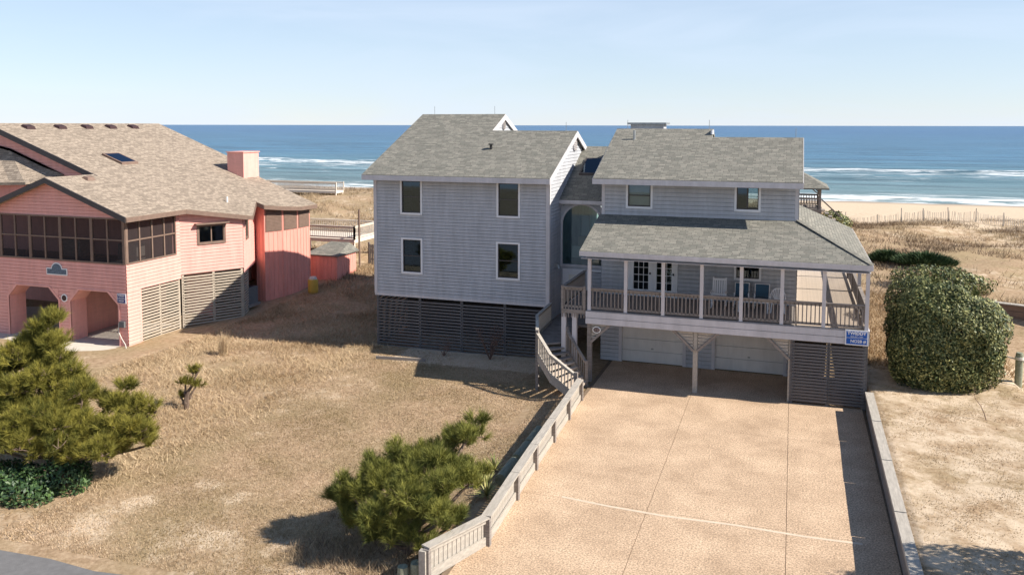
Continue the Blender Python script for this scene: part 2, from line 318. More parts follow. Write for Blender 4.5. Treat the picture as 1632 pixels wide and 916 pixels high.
# ================================================================ SETTING
def sn(x, y, s=1., k=0.):                         # cheap smooth noise, about -1..1
    x = x*s+k*7.3; y = y*s-k*3.1
    return (np.sin(x*1.0+1.3*np.sin(y*.7+k))+np.sin(y*1.3+1.7*np.sin(x*.6))+.5*np.sin(2.3*x-1.9*y+k)+.5*np.sin(1.7*x+2.9*y))/3
PROF_Y = [-60, 36, 42, 48, 58, 70, 80, 87, 94, 110, 130, 153, 185, 260]
PROF_Z = [0, 0, .25, .6, 1.1, 1.7, 2.5, 2.5, .9, .1, -1.1, -2.55, -4.2, -6]
def sm(a, b, x): t = np.clip((x-a)/(b-a), 0, 1); return t*t*(3-2*t)
def hgt(x, y):
    x = np.asarray(x, float); y = np.asarray(y, float)
    p = np.interp(y, PROF_Y, PROF_Z)
    near = 1-sm(40, 58, y)
    left = -.30+.24*sm(-9.6, -7.9, x)-.15*sm(-28, -33, x)*sm(27, 33, y)
    z = np.where(x > 2.8, .70, left)
    z = np.where((x > -8.0) & (x <= 2.8) & (y < 37), -.08, z)
    road = sm(8.2, 8.9, x)*sm(33.6, 35, y)*(1-sm(44.5, 45.4, y)); z = z-road*.6
    d = sm(44, 60, y)*(1-sm(92, 102, y))
    und = .05*sn(x, y, .5, 1)*np.where((x < -9) | (x > 3.2), 1, 0)
    crest = d*(.5*sn(x, y, .16, 2)+.28*sn(x, y, .45, 3)) - 1.1*d*sm(1, 6, x)*sm(66, 78, y)
    return z*near+p+und+crest
xs = np.concatenate([np.arange(-900, -60, 40), np.arange(-60, -46, 2), np.arange(-46, -8, .5), np.arange(-8, 2.8, .6), [2.8, 2.86], np.arange(3.2, 26, .45), np.arange(27, 60, 3), np.arange(70, 901, 40)])
ys = np.concatenate([np.arange(-60, 8, 6), np.arange(8, 50, .5), np.arange(50, 104, .6), np.arange(105, 190, 4), [200, 230, 260]])
XX, YY = np.meshgrid(xs, ys); ZZ = hgt(XX, YY)
nx, ny = len(xs), len(ys)
idx = np.arange(nx*ny).reshape(ny, nx)
F4 = np.stack([idx[:-1, :-1], idx[:-1, 1:], idx[1:, 1:], idx[1:, :-1]], -1).reshape(-1, 4)
def groundmat():
    m = bpy.data.materials.new('ground_mix'); m.use_nodes = True; t = m.node_tree; b = t.nodes['Principled BSDF']; b.inputs['Roughness'].default_value = .95; b.inputs['Specular IOR Level'].default_value = .1
    geo = t.nodes.new('ShaderNodeNewGeometry')
    def noise(s, d=6, r=.65):
        n = t.nodes.new('ShaderNodeTexNoise'); n.inputs['Scale'].default_value = s; n.inputs['Detail'].default_value = d; n.inputs['Roughness'].default_value = r; t.links.new(geo.outputs['Position'], n.inputs['Vector']); return n
    def ramp(src, stops):
        r = t.nodes.new('ShaderNodeValToRGB'); e = r.color_ramp.elements
        e[0].position, e[0].color = stops[0][0], (*stops[0][1], 1); e[1].position, e[1].color = stops[-1][0], (*stops[-1][1], 1)
        for p, c in stops[1:-1]: q = e.new(p); q.color = (*c, 1)
        t.links.new(src, r.inputs[0]); return r
    def mixc(f, a, bb):
        x = t.nodes.new('ShaderNodeMixRGB'); t.links.new(f, x.inputs[0]); t.links.new(a, x.inputs[1]); t.links.new(bb, x.inputs[2]); return x
    grass = ramp(noise(5, 10, .75).outputs['Fac'], [(.3, (.21, .14, .08)), (.5, (.385, .27, .17)), (.72, (.56, .42, .29))])
    green = ramp(noise(.35, 3).outputs['Fac'], [(.4, (0, 0, 0)), (.68, (.5, .5, .5))])
    gcol = t.nodes.new('ShaderNodeRGB'); gcol.outputs[0].default_value = (.27, .225, .115, 1)
    g2 = mixc(green.outputs[0], grass.outputs[0], gcol.outputs[0])
    sand = ramp(noise(3, 9, .7).outputs['Fac'], [(.25, (.50, .38, .26)), (.75, (.70, .57, .43))])
    zone = t.nodes.new('ShaderNodeAttribute'); zone.attribute_name = 'sand'
    nn = noise(1.1, 10, .72); ad = t.nodes.new('ShaderNodeMath'); ad.operation = 'ADD'; t.links.new(zone.outputs['Fac'], ad.inputs[0]); t.links.new(nn.outputs['Fac'], ad.inputs[1])
    fr = ramp(ad.outputs[0], [(.60, (0, 0, 0)), (.78, (1, 1, 1))])
    c = mixc(fr.outputs[0], g2.outputs[0], sand.outputs[0])
    wet = t.nodes.new('ShaderNodeAttribute'); wet.attribute_name = 'wet'; wc = t.nodes.new('ShaderNodeRGB'); wc.outputs[0].default_value = (.30, .25, .21, 1)
    c = mixc(wet.outputs['Fac'], c.outputs[0], wc.outputs[0]); t.links.new(c.outputs[0], b.inputs['Base Color'])
    bp = t.nodes.new('ShaderNodeBump'); bp.inputs['Strength'].default_value = .6; bp.inputs['Distance'].default_value = .06
    t.links.new(noise(9, 8, .8).outputs['Fac'], bp.inputs['Height']); t.links.new(bp.outputs[0], b.inputs['Normal'])
    return m
M['ground'] = groundmat()
me = bpy.data.meshes.new('ground'); me.from_pydata(np.stack([XX, YY, ZZ], -1).reshape(-1, 3).tolist(), [], F4.tolist()); me.materials.append(M['ground'])
sandv = .02+0*XX
sandv = np.where((XX > 2.8) & (YY < 40), .20+.06*sn(XX, YY, .8, 5), sandv)
sandv = np.where((XX > -17.5) & (XX < -10) & (YY > 33.6) & (YY < 45), .35, sandv)          # bare sand by the wing
sandv = np.maximum(sandv, .12*np.exp(-((XX+17.5)/2.2)**2-((YY-29)/4)**2)+.1*np.exp(-((YY-17)/2)**2))
for px_, py_ in [(-14.9, 19.4), (-17.6, 16.9), (-14, 17.3), (-16.2, 20.1), (-17.3, 18.4), (5.3, 24.5), (6, 22.2)]:
    sandv += .33*np.exp(-((XX-px_)**2+((YY-py_)*1.4)**2)/.28)
sandv = np.where(YY > 50, .06+.12*sn(XX, YY, .3, 8)+.1*sm(6, 12, XX)*(YY > 70), sandv)
sandv = np.maximum(sandv, sm(89, 95, YY)*1.0)
at = me.attributes.new('sand', 'FLOAT', 'POINT'); at.data.foreach_set('value', sandv.astype(np.float32).ravel())
at = me.attributes.new('wet', 'FLOAT', 'POINT'); at.data.foreach_set('value', (sm(138, 150, YY)*.8).astype(np.float32).ravel())
me.polygons.foreach_set('use_smooth', [True]*len(me.polygons)); me.update()
go = bpy.data.objects.new('ground', me); COL.objects.link(go); struct(go)
# ---- ocean
def seamat():
    m = bpy.data.materials.new('sea_water'); m.use_nodes = True; t = m.node_tree; b = t.nodes['Principled BSDF']; geo = t.nodes.new('ShaderNodeNewGeometry'); L = t.links.new
    def noise(sc, s, d=5, r=.6, dist=0):
        mp = t.nodes.new('ShaderNodeMapping'); mp.inputs['Scale'].default_value = sc; L(geo.outputs['Position'], mp.inputs[0])
        n = t.nodes.new('ShaderNodeTexNoise'); n.inputs['Scale'].default_value = s; n.inputs['Detail'].default_value = d; n.inputs['Roughness'].default_value = r; n.inputs['Distortion'].default_value = dist; L(mp.outputs[0], n.inputs['Vector']); return n.outputs['Fac']
    def ramp(src, stops, interp='LINEAR'):
        r = t.nodes.new('ShaderNodeValToRGB'); e = r.color_ramp.elements; r.color_ramp.interpolation = interp
        e[0].position, e[0].color = stops[0][0], (*stops[0][1], 1); e[1].position, e[1].color = stops[-1][0], (*stops[-1][1], 1)
        for p, c in stops[1:-1]: q = e.new(p); q.color = (*c, 1)
        L(src, r.inputs[0]); return r.outputs[0]
    def math_(op, a, bb):
        n = t.nodes.new('ShaderNodeMath'); n.operation = op
        for i, q in enumerate((a, bb)):
            if isinstance(q, (int, float)): n.inputs[i].default_value = q
            else: L(q, n.inputs[i])
        return n.outputs[0]
    sx = t.nodes.new('ShaderNodeSeparateXYZ'); L(geo.outputs['Position'], sx.inputs[0])
    wob = math_('MULTIPLY', math_('SUBTRACT', noise((.02, .02, .02), 1, 3), .5), 26)
    yy = math_('ADD', sx.outputs['Y'], wob)
    u = math_('DIVIDE', math_('SUBTRACT', yy, 145), 160)                # 145..305 m
    g = lambda v: (v, v, v)
    dens = ramp(u, [(0, g(.66)), (.05, g(.62)), (.10, g(.60)), (.15, g(.46)), (.19, g(.2)), (.3, g(.2)), (.42, g(.34)), (.52, g(.45)), (.62, g(.47)), (.70, g(.56)), (.75, g(.66)), (.775, g(.1)), (1, g(0))])
    fn = noise((.06, .30, .2), 1.0, 10, .74, .9)
    foam = ramp(math_('ADD', dens, math_('MULTIPLY', math_('SUBTRACT', fn, .5), 2.0)), [(.5, g(0)), (.66, g(1))])
    deep = ramp(math_('DIVIDE', sx.outputs['Y'], 1600), [(.09, (.15, .21, .21)), (.15, (.085, .175, .215)), (.22, (.055, .145, .23)), (1, (.045, .125, .245))])
    streak = ramp(noise((.012, .12, .1), 1, 8, .7), [(.32, g(.45)), (.68, g(1.6))])
    ml = t.nodes.new('ShaderNodeMixRGB'); ml.blend_type = 'MULTIPLY'; ml.inputs[0].default_value = 1; L(deep, ml.inputs[1]); L(streak, ml.inputs[2])
    mx = t.nodes.new('ShaderNodeMixRGB'); L(foam, mx.inputs[0]); L(ml.outputs[0], mx.inputs[1]); mx.inputs[2].default_value = (.72, .75, .76, 1); L(mx.outputs[0], b.inputs['Base Color'])
    rr = math_('ADD', math_('MULTIPLY', foam, .5), .32); L(rr, b.inputs['Roughness']); b.inputs['Specular IOR Level'].default_value = .28; b.inputs['IOR'].default_value = 1.33
    bp = t.nodes.new('ShaderNodeBump'); bp.inputs['Strength'].default_value = 1.; bp.inputs['Distance'].default_value = .9
    L(noise((.10, .35, .3), 1, 7, .62), bp.inputs['Height']); L(bp.outputs[0], b.inputs['Normal'])
    return m
M['sea'] = seamat()
sxs = np.concatenate([[-16000, -6000, -2500, -1200, -700], np.arange(-480, 261, 6), [400, 700, 1200, 2500, 6000, 16000]])
sys_ = np.concatenate([np.arange(143, 300, 1.6), np.arange(300, 520, 8), [560, 650, 800, 1000, 1500, 2500, 5000, 9000, 17000]])
SX, SY = np.meshgrid(sxs, sys_)
wob = 7*sn(SX, SY*0, .02, 4)+3*sn(SX, SY*0, .07, 6)
SZ = -2.5+.18*sn(SX, SY, .35, 2)*(SY < 600)
for yb, hh, wd in [(262, 1.25, 5.), (222, .5, 4), (190, .4, 4), (163, .55, 3)]:
    q = SY+wob-yb; amp = hh*(.55+.45*sn(SX, SY*0, .045, yb)); SZ = SZ+amp*np.where(q < 0, np.exp(-(q/wd*1.8)**2), np.exp(-(q/wd/1.6)**2))
n1, n2 = len(sxs), len(sys_); idx = np.arange(n1*n2).reshape(n2, n1); F4 = np.stack([idx[:-1, :-1], idx[:-1, 1:], idx[1:, 1:], idx[1:, :-1]], -1).reshape(-1, 4)
me = bpy.data.meshes.new('ocean'); me.from_pydata(np.stack([SX, SY, SZ], -1).reshape(-1, 3).tolist(), [], F4.tolist()); me.materials.append(M['sea']); me.polygons.foreach_set('use_smooth', [True]*len(me.polygons)); me.update()
oc = bpy.data.objects.new('ocean', me); COL.objects.link(oc); struct(oc)
# ---- driveway of cast panels
def drivemat():
    m = mat('exposed_aggregate', (.53, .385, .265), .9, .7, 22, .6, 60); t = m.node_tree; b = t.nodes['Principled BSDF']
    src = b.inputs['Base Color'].links[0].from_socket; co = [n for n in t.nodes if n.type == 'TEX_COORD'][0]
    n = t.nodes.new('ShaderNodeTexNoise'); n.inputs['Scale'].default_value = .6; n.inputs['Detail'].default_value = 10; n.inputs['Roughness'].default_value = .72; t.links.new(co.outputs['Object'], n.inputs['Vector'])
    r = t.nodes.new('ShaderNodeValToRGB'); r.color_ramp.elements[0].position = .32; r.color_ramp.elements[0].color = (.74, .71, .68, 1); r.color_ramp.elements[1].position = .66; r.color_ramp.elements[1].color = (1.12, 1.12, 1.12, 1)
    t.links.new(n.outputs['Fac'], r.inputs[0]); x = t.nodes.new('ShaderNodeMixRGB'); x.blend_type = 'MULTIPLY'; x.inputs[0].default_value = 1; t.links.new(src, x.inputs[1]); t.links.new(r.outputs[0], x.inputs[2]); t.links.new(x.outputs[0], b.inputs['Base Color']); return m
M['drive'] = drivemat(); M['joint'] = mat('joint_dirt', (.20, .145, .10), .95, .3, 8)
M['pale'] = mat('pale_joint_strip', (.62, .50, .38), .9, .1, 6)
dw = MB().box(-7.5, 2.72, 9, 36, -.30, -.016).build('driveway', 'joint'); struct(dw)
cols = [(-7.35, -3.5), (-3.5, .09), (.09, 2.66)]; rows = [(9, 15.4), (15.4, 21.9), (21.9, 28.6), (28.6, 35.9)]
for (a, b_) in cols:
    for (c, d) in rows:
        g = .007; MB().box(a+g, b_-g, c+g*.6, d-g*.6, -.12, 0).build('panel', 'drive', dw)
struct(MB().box(-14.3, -7.3, 8.5, 14.2, -.3, -.02).build('driveway_apron', 'drive'))
mb = MB(); pts = [(-5.9, 21.96), (-4.5, 21.8), (-3, 21.72), (-1.2, 21.8), (.6, 21.74), (1.9, 21.8)]
for p, q in zip(pts, pts[1:]): mb.add([(p[0], p[1]-.05, .004), (q[0], q[1]-.05, .004), (q[0], q[1]+.05, .004), (p[0], p[1]+.05, .004)], [(0, 1, 2, 3)])
mb.build('mortar_strip', 'pale', dw)
# ---- street, neighbour's concrete apron, neighbour's lane
st = []; 
for x in np.arange(-80, -12.5, 1.5): st.append((x, 15.0+.08*math.sin(x*1.7)+.05*math.sin(x*4.1)+.02*(x+18), -.2))
struct(MB().slab([(-80, -20, -.2), (-7, -20, -.2), (-9.5, 12.5, -.2), (-12.3, 14.6, -.2)]+[p for p in reversed(st)], .25).build('street', 'asphalt'))
struct(MB().slab([(-48, 22.5, -.38), (-28.6, 22.5, -.38), (-28.2, 27, -.38), (-30.4, 31.8, -.40), (-30.44, 40, -.40), (-48, 40, -.40)], .2).build('concrete_apron', 'conc'))
struct(MB().slab([(8.75, 33.2, .13), (22, 33.2, .13), (22, 45.2, .13), (8.75, 45.2, .13)], .2).build('lane', 'asphalt'))
# ================================================================ GREY HOUSE
G = thing('beach_house', 'grey two storey beach house with shingle roofs, front porch and double garage', 'house', (-7.7, 35.9, 0))
YW, YP, ZD = 35.9, 32.35, 2.97
XL, XR = -7.9, .27
# --- right block walls
Ff = Fr(XL, YW, 1, 0); S = lambda x: x-XL
w1 = (S(-6.84), S(-5.68), 6.79, 7.93); w2 = (S(-2.27), S(-1.21), 6.81, 7.93); w3 = (S(-2.22), S(-1.12), 3.92, 4.95)
d1 = (S(-6.62), S(-5.66), ZD, 5.05); d2 = (S(-5.62), S(-4.66), ZD, 5.05)
g1 = (S(-6.99), S(-4.24), 0, 2.12); g2 = (S(-2.98), S(-.1), 0, 2.12)
holes = [hole(*w1), hole(*w2), hole(*w3), (d1[0], d2[1], d1[2], d1[3]), (g1[0]+.05, g1[1]-.05, -1, 2.1), (g2[0]+.05, g2[1]-.05, -1, 2.1)]
siding(Ff, 0, XR-XL, 0, 8.02, holes, .175).build('front_wall', 'siding', G)
YB = 44.4
bw = (1.2, 2.4, 6.2, 7.9)                                                        # back window seen through the front one
Fb = Fr(XR, YB, -1, 0); siding(Fb, 0, XR-XL, 0, 7.9, [bw], .175).build('back_wall', 'siding', G)
MB().add([Fb.P(bw[0], 0, bw[2]), Fb.P(bw[1], 0, bw[2]), Fb.P(bw[1], 0, bw[3]), Fb.P(bw[0], 0, bw[3])], [(0, 1, 2, 3)]).build('back_pane', 'glass', G)
Fs = Fr(XR, YW, 0, 1); SL = .45
rz = lambda y: 8.13+.41*(y-35.0)
siding(Fs, 0, YB-YW, .0, [(0, 8.05), (3.3, rz(39.2)-.18), (YB-YW, 7.6)], (), .175).build('side_wall', 'siding', G)
Fl = Fr(XL, YB, 0, -1); siding(Fl, 0, YB-YW, 0, [(0, 8.0), (YB-40.1, rz(40.1)-.1), (YB-YW, 8.05)], (), .175).build('side_wall', 'siding', G)
MB().box(XL+.05, XR-.05, YW+.1, YB-.1, 2.5, 2.6).build('floor', 'room', G); MB().box(XL+.05, XR-.05, YW+.1, YB-.1, 5.6, 5.7).build('floor', 'room', G)
MB().box(XL+.05, XR-.05, 39.5, 39.6, 2.6, 5.6).build('partition', 'room', G)
for x in (XL+.06, XR-.06): MB().box(x-.07, x+.07, YW-.035, YW+.0, 5.9, 8.0).build('corner_board', 'trim', G)
MB().box(XR, XR+.03, YW-.035, YW+.11, 5.9, 8.0).build('corner_board', 'trim', G)
window(G, Ff, *w1, blind=.0 or .95); window(G, Ff, *w2, style='slide'); window(G, Ff, *w3, style='')
# french doors: 15 lights each
for d in (d1, d2):
    o = MB().wbox(Ff, d[0], d[0]+.16, -.05, .04, d[2], d[3]).wbox(Ff, d[1]-.16, d[1], -.05, .04, d[2], d[3]).wbox(Ff, d[0]+.16, d[1]-.16, -.05, .04, d[3]-.18, d[3]).wbox(Ff, d[0]+.16, d[1]-.16, -.05, .04, d[2], d[2]+.3).build('french_door', 'white', G)
    a0, a1, c0, c1 = d[0]+.16, d[1]-.16, d[2]+.3, d[3]-.18
    for k in range(3):
        for j in range(5):
            sa, sb, za, zb = a0+(a1-a0)*k/3, a0+(a1-a0)*(k+1)/3, c0+(c1-c0)*j/5, c0+(c1-c0)*(j+1)/5
            MB().add([Ff.P(sa, -.01, za), Ff.P(sb, -.01, za), Ff.P(sb, -.01, zb), Ff.P(sa, -.01, zb)], [(0, 1, 2, 3)]).build('pane', 'glass', o)
    for k in (1, 2): s = a0+(a1-a0)*k/3; MB().wbox(Ff, s-.012, s+.012, -.02, .02, c0, c1).build('muntin', 'white', o)
    for j in range(1, 5): z = c0+(c1-c0)*j/5; MB().wbox(Ff, a0, a1, -.019, .019, z-.012, z+.012).build('muntin', 'white', o)
    MB().wbox(Ff, d[1]-.11, d[1]-.05, .04, .1, d[2]+.98, d[2]+1.06).build('handle', 'black', o)
MB().wbox(Ff, d1[0]-.1, d1[0], 0, .05, ZD, 5.15).wbox(Ff, d2[1], d2[1]+.1, 0, .05, ZD, 5.15).wbox(Ff, d1[1], d2[0], 0, .05, ZD, 5.05).wbox(Ff, d1[0], d2[1], 0, .05, 5.05, 5.15).build('door_casing', 'white', G)
# garage doors
for g in (g1, g2):
    o = MB().wbox(Ff, g[0]+.02, g[1]-.02, -.14, -.12, 0, 2.1).build('garage_door', 'cream', G)
    for j in range(4):
        z = .02+j*.525; MB().wbox(Ff, g[0]+.05, g[1]-.05, -.115, -.07, z, z+.49).build('panel', 'cream', o)
    MB().wbox(Ff, (g[0]+g[1])/2-.05, (g[0]+g[1])/2+.05, -.075, -.05, .60, .66).build('handle', 'metal', o)
    MB().wbox(Ff, g[0]-.09, g[0]+.05, -.12, .05, 0, 2.2).wbox(Ff, g[1]-.05, g[1]+.09, -.12, .05, 0, 2.2).wbox(Ff, g[0]+.05, g[1]-.05, -.12, .05, 2.09, 2.2).build('door_casing', 'trim', G)
# --- right block roof: one front slope, two ridge heights
XA, XB, XM = -8.12, .42, -3.55
yh, yl, ye = 40.1, 39.2, 34.98
P = lambda x, y: (x, y, rz(y))
MB().slab([P(XA, ye), P(XB, ye), P(XB, yl), P(XM, yl), P(XM, yh), P(XA, yh)], .16).build('roof', 'roof', G, uv=True)
zl, zh = rz(yl), rz(yh)
MB().slab([(XM, yl, zl), (XB, yl, zl), (XB, 44.9, zl-.45*(44.9-yl)), (XM, 44.9, zl-.45*(44.9-yl))], .16).build('roof', 'roof', G, uv=True)
MB().slab([(XA, yh, zh), (XM, yh, zh), (XM, 45.2, zh-.45*(45.2-yh)), (XA, 45.2, zh-.45*(45.2-yh))], .16).build('roof', 'roof', G, uv=True)
MB().add([(XM-.06, yl, zl-.16), (XM-.06, 44, zl-.45*(44-yl)-.16), (XM-.06, yh, zh-.1)], [(0, 1, 2)]).build('gable', 'siding', G)
MB().box(XA, XB, ye-.03, ye-.002, rz(ye)-.25, rz(ye)-.03).build('fascia', 'trim', G)
for x in (XA-.02, XB-.02): MB().hexa([(x, ye, rz(ye)-.24), (x+.04, ye, rz(ye)-.24), (x+.04, yl, rz(yl)-.24), (x, yl, rz(yl)-.24), (x, ye, rz(ye)-.015), (x+.04, ye, rz(ye)-.015), (x+.04, yl, rz(yl)-.015), (x, yl, rz(yl)-.015)]).build('rake_board', 'trim', G)
MB().box(XM-.06, XM+.02, yl+.2, yh, zh-.25, zh-.05).build('rake_board', 'white', G)
MB().box(XA, XB, YW+.0, YW+.02, 7.95, 8.02).build('frieze', 'trim', G)
MB().tube([(-7.05, 38.9, rz(38.9)-.1), (-7.05, 38.9, rz(38.9)+.42)], .06).build('vent_pipe', 'metal', G)
MB().box(-8.0, -6.3, 43.0, 44.0, 8.4, 10.42).build('chimney_chase', 'siding', G); MB().box(-8.15, -6.15, 42.85, 44.15, 10.42, 10.52).build('chimney_cap', 'metal', G)
# --- porch: deck, band, posts, rails, roof
XPL, XPR = -7.75, 2.80
n = int((YB+4-YP)/.145)
src = MB().box(-(XPR-XR-.06)/2, (XPR-XR-.06)/2, -.066, .066, -.035, 0).build('deck_board', 'deck'); COL.objects.unlink(src)
DK = MB().box(XPL+.05, XPR-.06, YP+.05, YW-.05, ZD-.2, ZD-.04).box(XR+.05, XPR-.06, YW-.05, YB+4, ZD-.2, ZD-.04).build('deck', 'wood', G)
for k in range(n): inst(src, 'deck_board', ((XR+XPR)/2, YP+.08+k*.145, ZD), DK)
src = MB().box(-(XR-XPL-.1)/2, (XR-XPL-.1)/2, -.066, .066, -.035, 0).build('deck_board', 'wood'); COL.objects.unlink(src)
for k in range(int((YW-YP)/.145)): inst(src, 'deck_board', ((XR+XPL)/2-.02, YP+.08+k*.145, ZD), DK)
Fp = Fr(XPL, YP, 1, 0); Fr_ = Fr(XPR, YP, 0, 1)
siding(Fp, 0, XPR-XPL, 2.43, 2.955, (), .262, .02).build('band', 'trim', G)
siding(Fr_, 0, 16, 2.43, 2.955, (), .262, .02).build('band', 'trim', G)
MB().box(XPL, XPR, YP+.06, YW, 2.40, 2.425).build('soffit', 'wood', G)
pxs = [-7.62+k*(10.32/7) for k in range(8)]
src = MB().box(-.065, .065, -.065, .065, 0, 5.25-2.95).build('porch_post', 'trim'); COL.objects.unlink(src)
for x in pxs: inst(src, 'porch_post', (x, YP+.09, 2.95), G)
for y in (36.4, 40, 43.4): inst(src, 'porch_post', (2.7, y, 2.95), G)
for a, b_ in zip(pxs, pxs[1:]): railing(G, [(a+.07, YP+.09, ZD), (b_-.07, YP+.09, ZD)], 0, posts=False)
railing(G, [(2.7, YP+.2, ZD), (2.7, 36.3, ZD), (2.7, 39.9, ZD), (2.7, 43.3, ZD), (2.7, 48.2, ZD)], 0)
railing(G, [(XR+.1, 48.3, ZD), (2.6, 48.3, ZD)], 0)
MB().box(XPL, XPR, YP+.0, YP+.17, 5.12, 5.32).build('beam', 'trim', G); MB().box(2.62, XPR, YP+.17, 43.6, 5.12, 5.32).build('beam', 'trim', G)
ze, zt, ye2 = 5.40, 6.50, 32.12
e0, e1 = XPL-.22, XPR+.02
MB().slab([(e0, ye2, ze), (e1, ye2, ze), (XR, YW, zt), (XL-.1, YW, zt)], .12).build('porch_roof', 'roof', G, uv=True)
MB().slab([(e1, ye2, ze), (e1, 43.6, ze), (XR, 43.75, zt), (XR, YW, zt)], .12).build('porch_roof', 'roof', G, uv=True)
MB().beam((e1-.03, ye2+.05, ze+.03), (XR+.0, YW-.03, zt+.03), .2, .025).build('hip_cap', 'roof', G, uv=True)
MB().box(e0, e1, ye2-.025, ye2-.002, ze-.2, ze-.02).box(e1+.002, e1+.025, ye2, 43.6, ze-.2, ze-.02).build('fascia', 'trim', G)
MB().box(e0+.05, e1-.05, ye2+.02, YW-.02, 5.09, 5.11).build('porch_ceiling', 'trim', G)
MB().add([(e0+.05, ye2+.1, ze-.12), (e0+.05, YW, ze-.12), (e0+.05, YW, zt-.12)], [(0, 1, 2)]).build('gable', 'siding', G)
# posts under the deck with slatted knee braces
def knee(xc, sides):
    o = MB().box(xc-.09, xc+.09, YP+.12, YP+.3, 0, 2.4).build('support_post', 'woodlight' if xc > -7 else 'wood', G)
    for sd in sides:
        MB().beam((xc+sd*.07, YP+.10, 1.66), (xc+sd*.86, YP+.10, 2.42), .1, .1).build('brace', 'wood', o)
        for k in range(5):
            z = 1.86+k*.125; e = (z-1.66)/.76*.79
            if e > .12: MB().box(*sorted((xc+sd*.07, xc+sd*(e+.03))), YP+.12, YP+.15, z-.05, z+.05).build('slat', 'woodlight', o)
    return o
knee(-7.62, [1]); knee(-3.40, [-1, 1]); knee(.12, [-1]); MB().box(2.6, 2.78, YP+.12, YP+.3, 0, 2.4).build('support_post', 'wood', G)
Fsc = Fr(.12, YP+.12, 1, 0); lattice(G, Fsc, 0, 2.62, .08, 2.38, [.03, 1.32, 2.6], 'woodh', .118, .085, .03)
MB().box(2.70, 2.76, YP+.3, 48, .98, 2.4).build('sun_block_skirt', 'wood', G)  # solid skirt added to stop sun behind the slats, low gap left for light
# --- landing and winding stair
ZP = 1.5
MB().box(-8.78, XPL-.02, YP+.05, 36.4, ZD-.18, ZD-.02).build('landing', 'wood', G)
railing(G, [(-8.74, YP+.1, ZD), (XPL-.08, YP+.1, ZD)], 0, m='wood', sp=.13); railing(G, [(-8.74, YP+.25, ZD), (-8.74, 36.3, ZD)], 0, posts=False)
for k in range(8): MB().box(-8.74+.13*k-.02, -8.74+.13*k+.02, YP+.06, YP+.1, 2.62, 3.05).build('picket_tail', 'wood', G)
for x in (-8.7, -8.25): MB().box(x-.09, x+.09, YP+.12, YP+.3, 0, 2.8).build('landing_post', 'trim', G)
OUT = [(-7.62, 30.35), (-8.75, 30.75), (-9.55, 31.6), (-10.05, 33.2), (-10.17, 35.8)]; INN = [(-7.62, 32.05), (-8.1, 32.25), (-8.6, 32.55), (-8.78, 33.2), (-8.85, 35.8)]
def along(pl, t):
    t = min(max(t, 0), len(pl)-1.0001); i = int(t); f = t-i; return Vector((pl[i][0]+(pl[i+1][0]-pl[i][0])*f, pl[i][1]+(pl[i+1][1]-pl[i][1])*f, 0))
for k in range(9):
    t0, t1 = k*.28, (k+1)*.28+.04; z = ZP*(k+1)/9
    if k == 8: t1 = 3.0
    a, b_, c, d = along(OUT, t0), along(OUT, t1), along(INN, t1), along(INN, t0)
    MB().slab([Vector((p.x, p.y, z)) for p in (d, a, b_, c)][::-1], .06).build('stair_tread', 'deck' if k < 5 else 'wood', G)
MB().slab([(*INN[3], ZP), (*INN[4], ZP), (*OUT[4], ZP), (*OUT[3], ZP)], .08).build('walkway', 'wood', G)
MB().box(-10.25, -8.0, 35.8, 37.75, ZP-.1, ZP).build('walkway', 'wood', G)
def zs_(t): return min(ZP, max(0, t/2.52*ZP))
for pl, rg in ((OUT, [0, .5, 1, 1.5, 2, 2.5, 3, 4]), (INN, [0, .6, 1.2, 1.8, 2.4])):
    pts = [tuple(along(pl, t)+Vector((0, 0, zs_(t)))) for t in rg]
    railing(G, pts, 0, posts=False, sp=.15, name='stair_railing', m='woodlight' if pl is OUT else 'wood')
    for t in (rg[0], 2): p = along(pl, t); MB().box(p.x-.06, p.x+.06, p.y-.06, p.y+.06, -.35, zs_(t)+1.0).build('newel_post', 'wood', G)
    for p, q in zip(pts, pts[1:]): MB().beam(Vector(p)-Vector((0, 0, .1)), Vector(q)-Vector((0, 0, .1)), .05, .25).build('stringer', 'woodlight', G)
# --- recess with arched window and entry door
YR = 37.8; Fc = Fr(-10.3, YR, 1, 0)
ac, ar, az0, az1 = 1.04, .93, 3.86, 5.74                                          # arch centre (along), radius, sill, spring
siding(Fc, 0, 2.4, ZP, 6.95, [(ac-ar, ac+ar, az0, az1), (ac-ar, ac+ar, az1, az1+ar), (.14, 1.16, ZP, 3.6)], .175).build('recess_wall', 'siding', G)
arc = [(ac+ar*math.cos(math.radians(a)), az1+ar*math.sin(math.radians(a))) for a in range(0, 181, 10)]
b = MB(); 
for (p, q) in zip(arc, arc[1:]):
    po, qo = [((u-ac)*1.11+ac, (v-az1)*1.11+az1) for u, v in (p, q)]
    b.add([Fc.P(p[0], .06, p[1]), Fc.P(po[0], .06, po[1]), Fc.P(qo[0], .06, qo[1]), Fc.P(q[0], .06, q[1]), Fc.P(p[0], -.05, p[1]), Fc.P(po[0], -.05, po[1]), Fc.P(qo[0], -.05, qo[1]), Fc.P(q[0], -.05, q[1])], [(0, 1, 2, 3), (4, 7, 6, 5), (1, 5, 6, 2), (0, 3, 7, 4)])
    if p[1] < az1+ar*.999:   # fill spandrel back to siding is hidden by trim
        pass
b.wbox(Fc, ac-ar*1.11, ac-ar, -.05, .06, az0-.1, az1).wbox(Fc, ac+ar, ac+ar*1.11, -.05, .06, az0-.1, az1).wbox(Fc, ac-ar, ac+ar, -.05, .07, az0-.1, az0)
AW = b.build('arched_window', 'trim', G)
MB().add([Fc.P(ac-ar, -.01, az0), Fc.P(ac+ar, -.01, az0)]+[Fc.P(u, -.01, v) for u, v in arc], [tuple(range(len(arc)+2))]).build('pane', 'archglass', AW)
b = MB()                                                                          # flat board behind the arch corners
